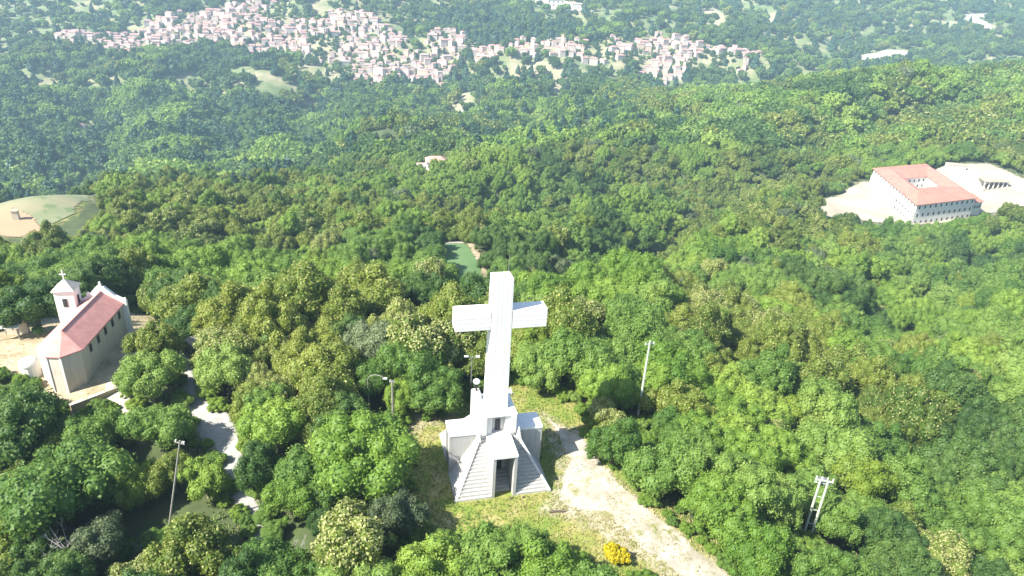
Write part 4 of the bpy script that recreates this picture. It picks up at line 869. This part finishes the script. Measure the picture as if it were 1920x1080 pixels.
# one real single-mesh tree per far shape, standing in the wood; masses repeat its mesh
PROTO = {}
def proto(meshes, tier, k, spots):
    if (tier, k) in PROTO: return PROTO[tier, k]
    out = []; PROTO[tier, k] = out
    for j, me in enumerate(meshes):
        x, y = spots[j]; o = link(bpy.data.objects.new('conifer_tree' if k == 'conifer' else 'forest_tree', me)); o.location = (x, y, hz(x, y)); o.scale = (3.4,)*3
        tag(o, {'hi': 'single ', 'mid': 'single mid distance ', 'far': 'single far off '}[tier]+WORD.get(k, 'blue green')+' tree '+{'hi': 'on the rim of the hilltop', 'mid': 'on the slope below the cross', 'far': 'in the wood on the valley side'}[tier], 'tree', 'forest trees on the %s slopes' % {'hi': 'upper', 'mid': 'near', 'far': 'far'}[tier]); out.append(o)
    return out
def mass(P_, tier, kinds, rad, label_of):
    for ki in np.unique(kinds):
        k = KINDS[ki]; s = kinds == ki; Q = P_[s]; r_ = rad[s]
        if len(Q) < 12: continue
        ms = {'hi': HI, 'mid': MID, 'far': FAR}[tier][k][:4 if tier == 'hi' else 2]; pr = proto(ms, tier, k, Q[:4]); Q = Q[4:]; r_ = r_[4:]; n_ = len(Q)
        z = H(Q[:, 0], Q[:, 1])-.15*r_
        rot = np.zeros((n_, 3)); rot[:, 2] = rng.uniform(0, 6.28, n_); rot[:, :2] = rng.uniform(-.13, .13, (n_, 2)); scl = np.stack([r_*rng.uniform(.88, 1.12, n_), r_*rng.uniform(.88, 1.12, n_), np.minimum(r_*rng.uniform(.85, 1.45, n_), 4.2+r_*.55)], 1)
        gn_scatter(label_of(k)[0], np.stack([Q[:, 0], Q[:, 1], z], 1), rot, scl, k, rng.integers(0, len(pr), n_), pr, label_of(k)[1])
TXT = dict(green='mid green', bright='bright green', bloom='cream blossoming', bloom2='olive tinged', dark='dark green', grey='grey green', lime='lime yellow', conifer='dark blue green')
P2 = zones(jgrid(140, 470, 4.7, .48)); far_cut = lambda P_: np.array([np.hypot(hxy[:, 0]-a, hxy[:, 1]-b).min() for a, b in P_]) if len(P_) else np.zeros(0)
P2 = np.concatenate([midn, P2[far_cut(P2) > 8]])
k2 = species(P2[:, 0], P2[:, 1], len(P2), False); sel = np.hypot(P2[:, 0]+10, P2[:, 1]-105) < 30
dk = inside(P2[:, 0], P2[:, 1], L_['dark_wood']); k2[dk & (rng.random(len(P2)) < .3)] = 7
k2[dk & (k2 != 7)] = 4
r2 = rng.choice([2.0, 2.4, 2.9, 3.5, 4.4], len(P2))*rng.uniform(.92, 1.08, len(P2)); r2[(k2 == 7)] *= .9
nr = P2[:, 1] < 205
mass(P2[nr], 'hi', k2[nr], r2[nr], lambda k: ('forest', 'mass of %s trees on the upper slopes round the hilltop' % TXT[k]))
mass(P2[~nr], 'mid', k2[~nr], r2[~nr], lambda k: ('forest', 'mass of %s trees covering the slopes below the cross' % TXT[k]))
P3 = zones(jgrid(470, 930, 7.6)); P3 = P3[far_cut(P3) > 9]
in_dry = np.zeros(len(P3), bool)
for k in DRY: in_dry |= inside(P3[:, 0], P3[:, 1], L_[k])
P3 = P3[~(in_dry & (rng.random(len(P3)) < .85))]
u = rng.random(len(P3)); f = fbm(P3[:, 0], P3[:, 1], 110, 51, 3)
dk = inside(P3[:, 0], P3[:, 1], L_['dark_wood'])
P3 = P3[dk | (f < .60) | (u < .5)]; dk = inside(P3[:, 0], P3[:, 1], L_['dark_wood'])
k3 = species(P3[:, 0], P3[:, 1], len(P3), False); u = rng.random(len(P3)); k3[dk] = np.where(u[dk] < .28, 7, np.where(u[dk] < .75, 4, 0))
f5 = fbm(P3[:, 0], P3[:, 1], 55, 91, 3); k3[dk & (f5 > .55)] = 0; k3[dk & (f5 > .62)] = 1; lf = (P3[:, 0] < 120) & ~dk; k3[lf & (u < .3)] = 4; k3[lf & (u > .9)] = 7
r3 = rng.choice([3.4, 4.2, 5.2, 7.0], len(P3))*rng.uniform(.9, 1.1, len(P3)); r3[dk] = rng.choice([4.2, 5.5, 7.5, 9.0], int(dk.sum()))*rng.uniform(.9, 1.1, int(dk.sum()))
mass(P3, 'far', k3, r3, lambda k: ('woodland', 'mass of %s trees in the valley and on the far ridge' % TXT[k]))
P4 = zones(jgrid(930, 1900, 10.5)); x, y = P4[:, 0], P4[:, 1]
tn = np.zeros(len(P4), bool)
for k in TOWN: tn |= inside(x, y, L_[k])
dr = np.zeros(len(P4), bool)
for k in DRY: dr |= inside(x, y, L_[k])
f = fbm(x, y, 130, 61, 4); u = rng.random(len(P4)); d2 = inside(x, y, L_['dark_wood2'])
keep = np.where(tn, u < .75, np.where(dr, u < .28, (f < .47) | (u < .33) | d2)); P4 = P4[keep]
d2 = inside(P4[:, 0], P4[:, 1], L_['dark_wood2']); hd = far_cut(P4); tn = np.zeros(len(P4), bool)
for k in TOWN: tn |= inside(P4[:, 0], P4[:, 1], L_[k])
ok = hd > np.where(tn, 5.2, 7); P4 = P4[ok]; d2 = d2[ok]; tn = tn[ok]
k4 = species(P4[:, 0], P4[:, 1], len(P4), False); u = rng.random(len(P4)); f6 = fbm(P4[:, 0], P4[:, 1], 90, 95, 3); k4[(u < .4) | (f6 < .42)] = 4; k4[(u > .4) & (u < .55)] = 7; k4[d2 & (u < .9)] = 4; k4[d2 & (u < .5)] = 7
mass(P4, 'far', k4, np.where(tn, rng.uniform(2.6, 4.2, len(P4)), rng.choice([3.8, 5., 6.5, 8.5], len(P4))*rng.uniform(.9, 1.1, len(P4))), lambda k: ('hillside_trees', 'mass of %s trees around and above the far town' % TXT[k]))
print('masses', len(P2), len(P3), len(P4))
for x, y, rad in L_['conifers']:
    o = link(bpy.data.objects.new('conifer_tree', MID['conifer'][0])); o.location = (x, y, hz(x, y)); o.scale = (rad, rad, rad*1.15); o.rotation_euler = (0, 0, x)
    tag(o, 'dark conifer standing out of the pale ridge wood left of the field' if x < 0 else 'dark pointed tree on the bright crest of the right ridge', 'tree', 'dark trees standing out on the ridges')

# ---------- grass tufts, undergrowth
def tufts(poly, n_, hgt, label, avoid):
    P_ = np.array(poly); lo = P_.min(0); hi = P_.max(0); Q = rng.uniform(lo, hi, (n_*3, 2)); Q = Q[edge_dist(Q[:, 0], Q[:, 1], poly) > -2.5]
    for k, prob in avoid:
        d = edge_dist(Q[:, 0], Q[:, 1], L_[k]); Q = Q[(d < .2) | (rng.random(len(Q)) < prob*(fbm(Q[:, 0], Q[:, 1], 5, 71, 3) > .5))]
    a = R(15); qx = (Q[:, 0]+1.1)*math.cos(a)+(Q[:, 1]-65.8)*math.sin(a); qy = -(Q[:, 0]+1.1)*math.sin(a)+(Q[:, 1]-65.8)*math.cos(a)
    Q = Q[(np.abs(qx) > 5.7) | (np.abs(qy) > 6.3)][:n_]; n1 = len(Q); z = H(Q[:, 0], Q[:, 1])
    V = []; th = rng.uniform(0, 6.28, (n1, 3)); s = rng.uniform(.6, 1.4, (n1, 3))*hgt
    for j in range(3):
        c_, s_ = np.cos(th[:, j]), np.sin(th[:, j]); w_ = s[:, j]*.32; ox_ = rng.uniform(-.12, .12, n1); oy_ = rng.uniform(-.12, .12, n1); b_ = s[:, j]*.55
        bx, by = Q[:, 0]+ox_, Q[:, 1]+oy_
        V.append(np.stack([np.stack([bx-w_*s_, by+w_*c_, z-.02], 1), np.stack([bx+w_*s_, by-w_*c_, z-.02], 1), np.stack([bx+c_*b_, by+s_*b_, z+s[:, j]], 1)], 1))
    V = np.concatenate(V).reshape(-1, 3); F_ = np.arange(len(V)).reshape(-1, 3)
    tone = np.tile(fbm(Q[:, 0], Q[:, 1], 9, 81, 3), 3)*.8+rng.uniform(-.1, .3, 3*n1)
    o = link(bpy.data.objects.new('grass', npmesh('grass', V, F_, GRM, {'tone': ('FACE', 'FLOAT', np.clip(tone, 0, 1))}))); tag(o, label, 'grass', None, 'stuff'); return o
m, n, p = nodes('grass blades'); t = N(n, 'ShaderNodeAttribute', attribute_name='tone').outputs['Fac']
n.links.new(ramp(n, t, [(.2, (.12,.22,.03)), (.45, (.20,.26,.05)), (.62, (.30,.29,.10)), (.85, (.38,.34,.18))]), p.inputs['Base Color']); p.inputs['Roughness'].default_value = .8; GRM = m
tufts(L_['clearing_free'], 15000, .17, 'dry and green grass of the clearing round the cross', [('road_core', .3)])
tufts(L_['yard'], 2500, .15, 'thin dry grass on the chapel yard', [])
tufts(L_['footpath_left'], 2500, .2, 'grass growing along the left gravel lane', [('footpath_left', .03)])
# low undergrowth along the wood edges, one object each side
def ring(poly, step, out):
    P_ = [Vector(p) for p in poly]; r_ = []
    for i in range(len(P_)):
        a, b = P_[i], P_[(i+1) % len(P_)]; n_ = max(1, int((b-a).length/step)); d = (b-a).normalized()
        for k in range(n_): r_.append(a.lerp(b, (k+rng.random())/n_)+Vector((rng.uniform(-out, out), rng.uniform(-out, out))))
    return np.array([(v.x, v.y) for v in r_])
U = np.concatenate([ring(L_['clearing_free'], .8, 1.6), ring(L_['footpath_left'], .9, 1.4), ring(L_['yard'], 1.2, 1.2), ring(L_['spur'], 1.2, .8)])
ok = np.ones(len(U), bool)
for k, g_ in (('clearing_free', 1.8), ('gravel_road', 0), ('footpath_left', .25), ('yard', .4), ('spur', .2)): ok &= edge_dist(U[:, 0], U[:, 1], L_[k]) < g_
ok &= np.hypot(U[:, 0]+58.5, U[:, 1]-83) > 8.2; ok &= np.hypot(U[:, 0]-12, U[:, 1]-51) > 2.5
U = U[ok]
gap = [(cx_*t_+rng.normal()*2.2, cy_*t_+rng.normal()*.8) for cx_, cy_, lo_ in ((hx_, hy_, .82), (18.3, 77.8, .86), (-34.6, 53.2, .82)) for t_ in np.linspace(lo_, .995, 60)]
U = np.concatenate([U, np.array([g_ for g_ in gap if float(edge_dist(np.array([g_[0]]), np.array([g_[1]]), L_['clearing_free'])[0]) < -1])]); ku = np.where(rng.random(len(U)) < .55, 1, 0); ru = rng.uniform(.5, 1.25, len(U))
for ki in (0, 1):
    s = ku == ki; Q = U[s]; r_ = ru[s]; src = link(bpy.data.objects.new('bush', HI[KINDS[ki]][0])); src.location = (Q[0][0], Q[0][1], hz(*Q[0])-.3); src.scale = (1.1, 1.1, 1.0)
    tag(src, ['mid green', 'bright green'][ki]+' bush at the wood edge beside the open ground', 'bush')
    Q = Q[1:]; r_ = r_[1:]; n_ = len(Q); rot = np.zeros((n_, 3)); rot[:, 2] = rng.uniform(0, 6.28, n_)
    gn_scatter('undergrowth', np.stack([Q[:, 0], Q[:, 1], H(Q[:, 0], Q[:, 1])-.25*r_], 1), rot, np.stack([r_, r_, r_*.8], 1), '', np.zeros(n_, int), [src], 'low %s undergrowth along the edges of the wood' % ['mid green', 'bright green'][ki])

# ---------- haze
if HAZE:
    hb = MB().box(-2350, 2350, -160, 2300, -200, 300); m = bpy.data.materials.new('haze'); m.use_nodes = True; n = m.node_tree; n.nodes.remove(n.nodes['Principled BSDF'])
    pv = n.nodes.new('ShaderNodeVolumePrincipled'); pv.inputs['Density'].default_value = HAZE; pv.inputs['Color'].default_value = (.52,.78,1,1); pv.inputs['Anisotropy'].default_value = 0
    n.links.new(pv.outputs[0], n.nodes['Material Output'].inputs['Volume'])
    o = hb.build('haze', m); tag(o, 'thin bluish air over the valley', None, None, 'stuff')
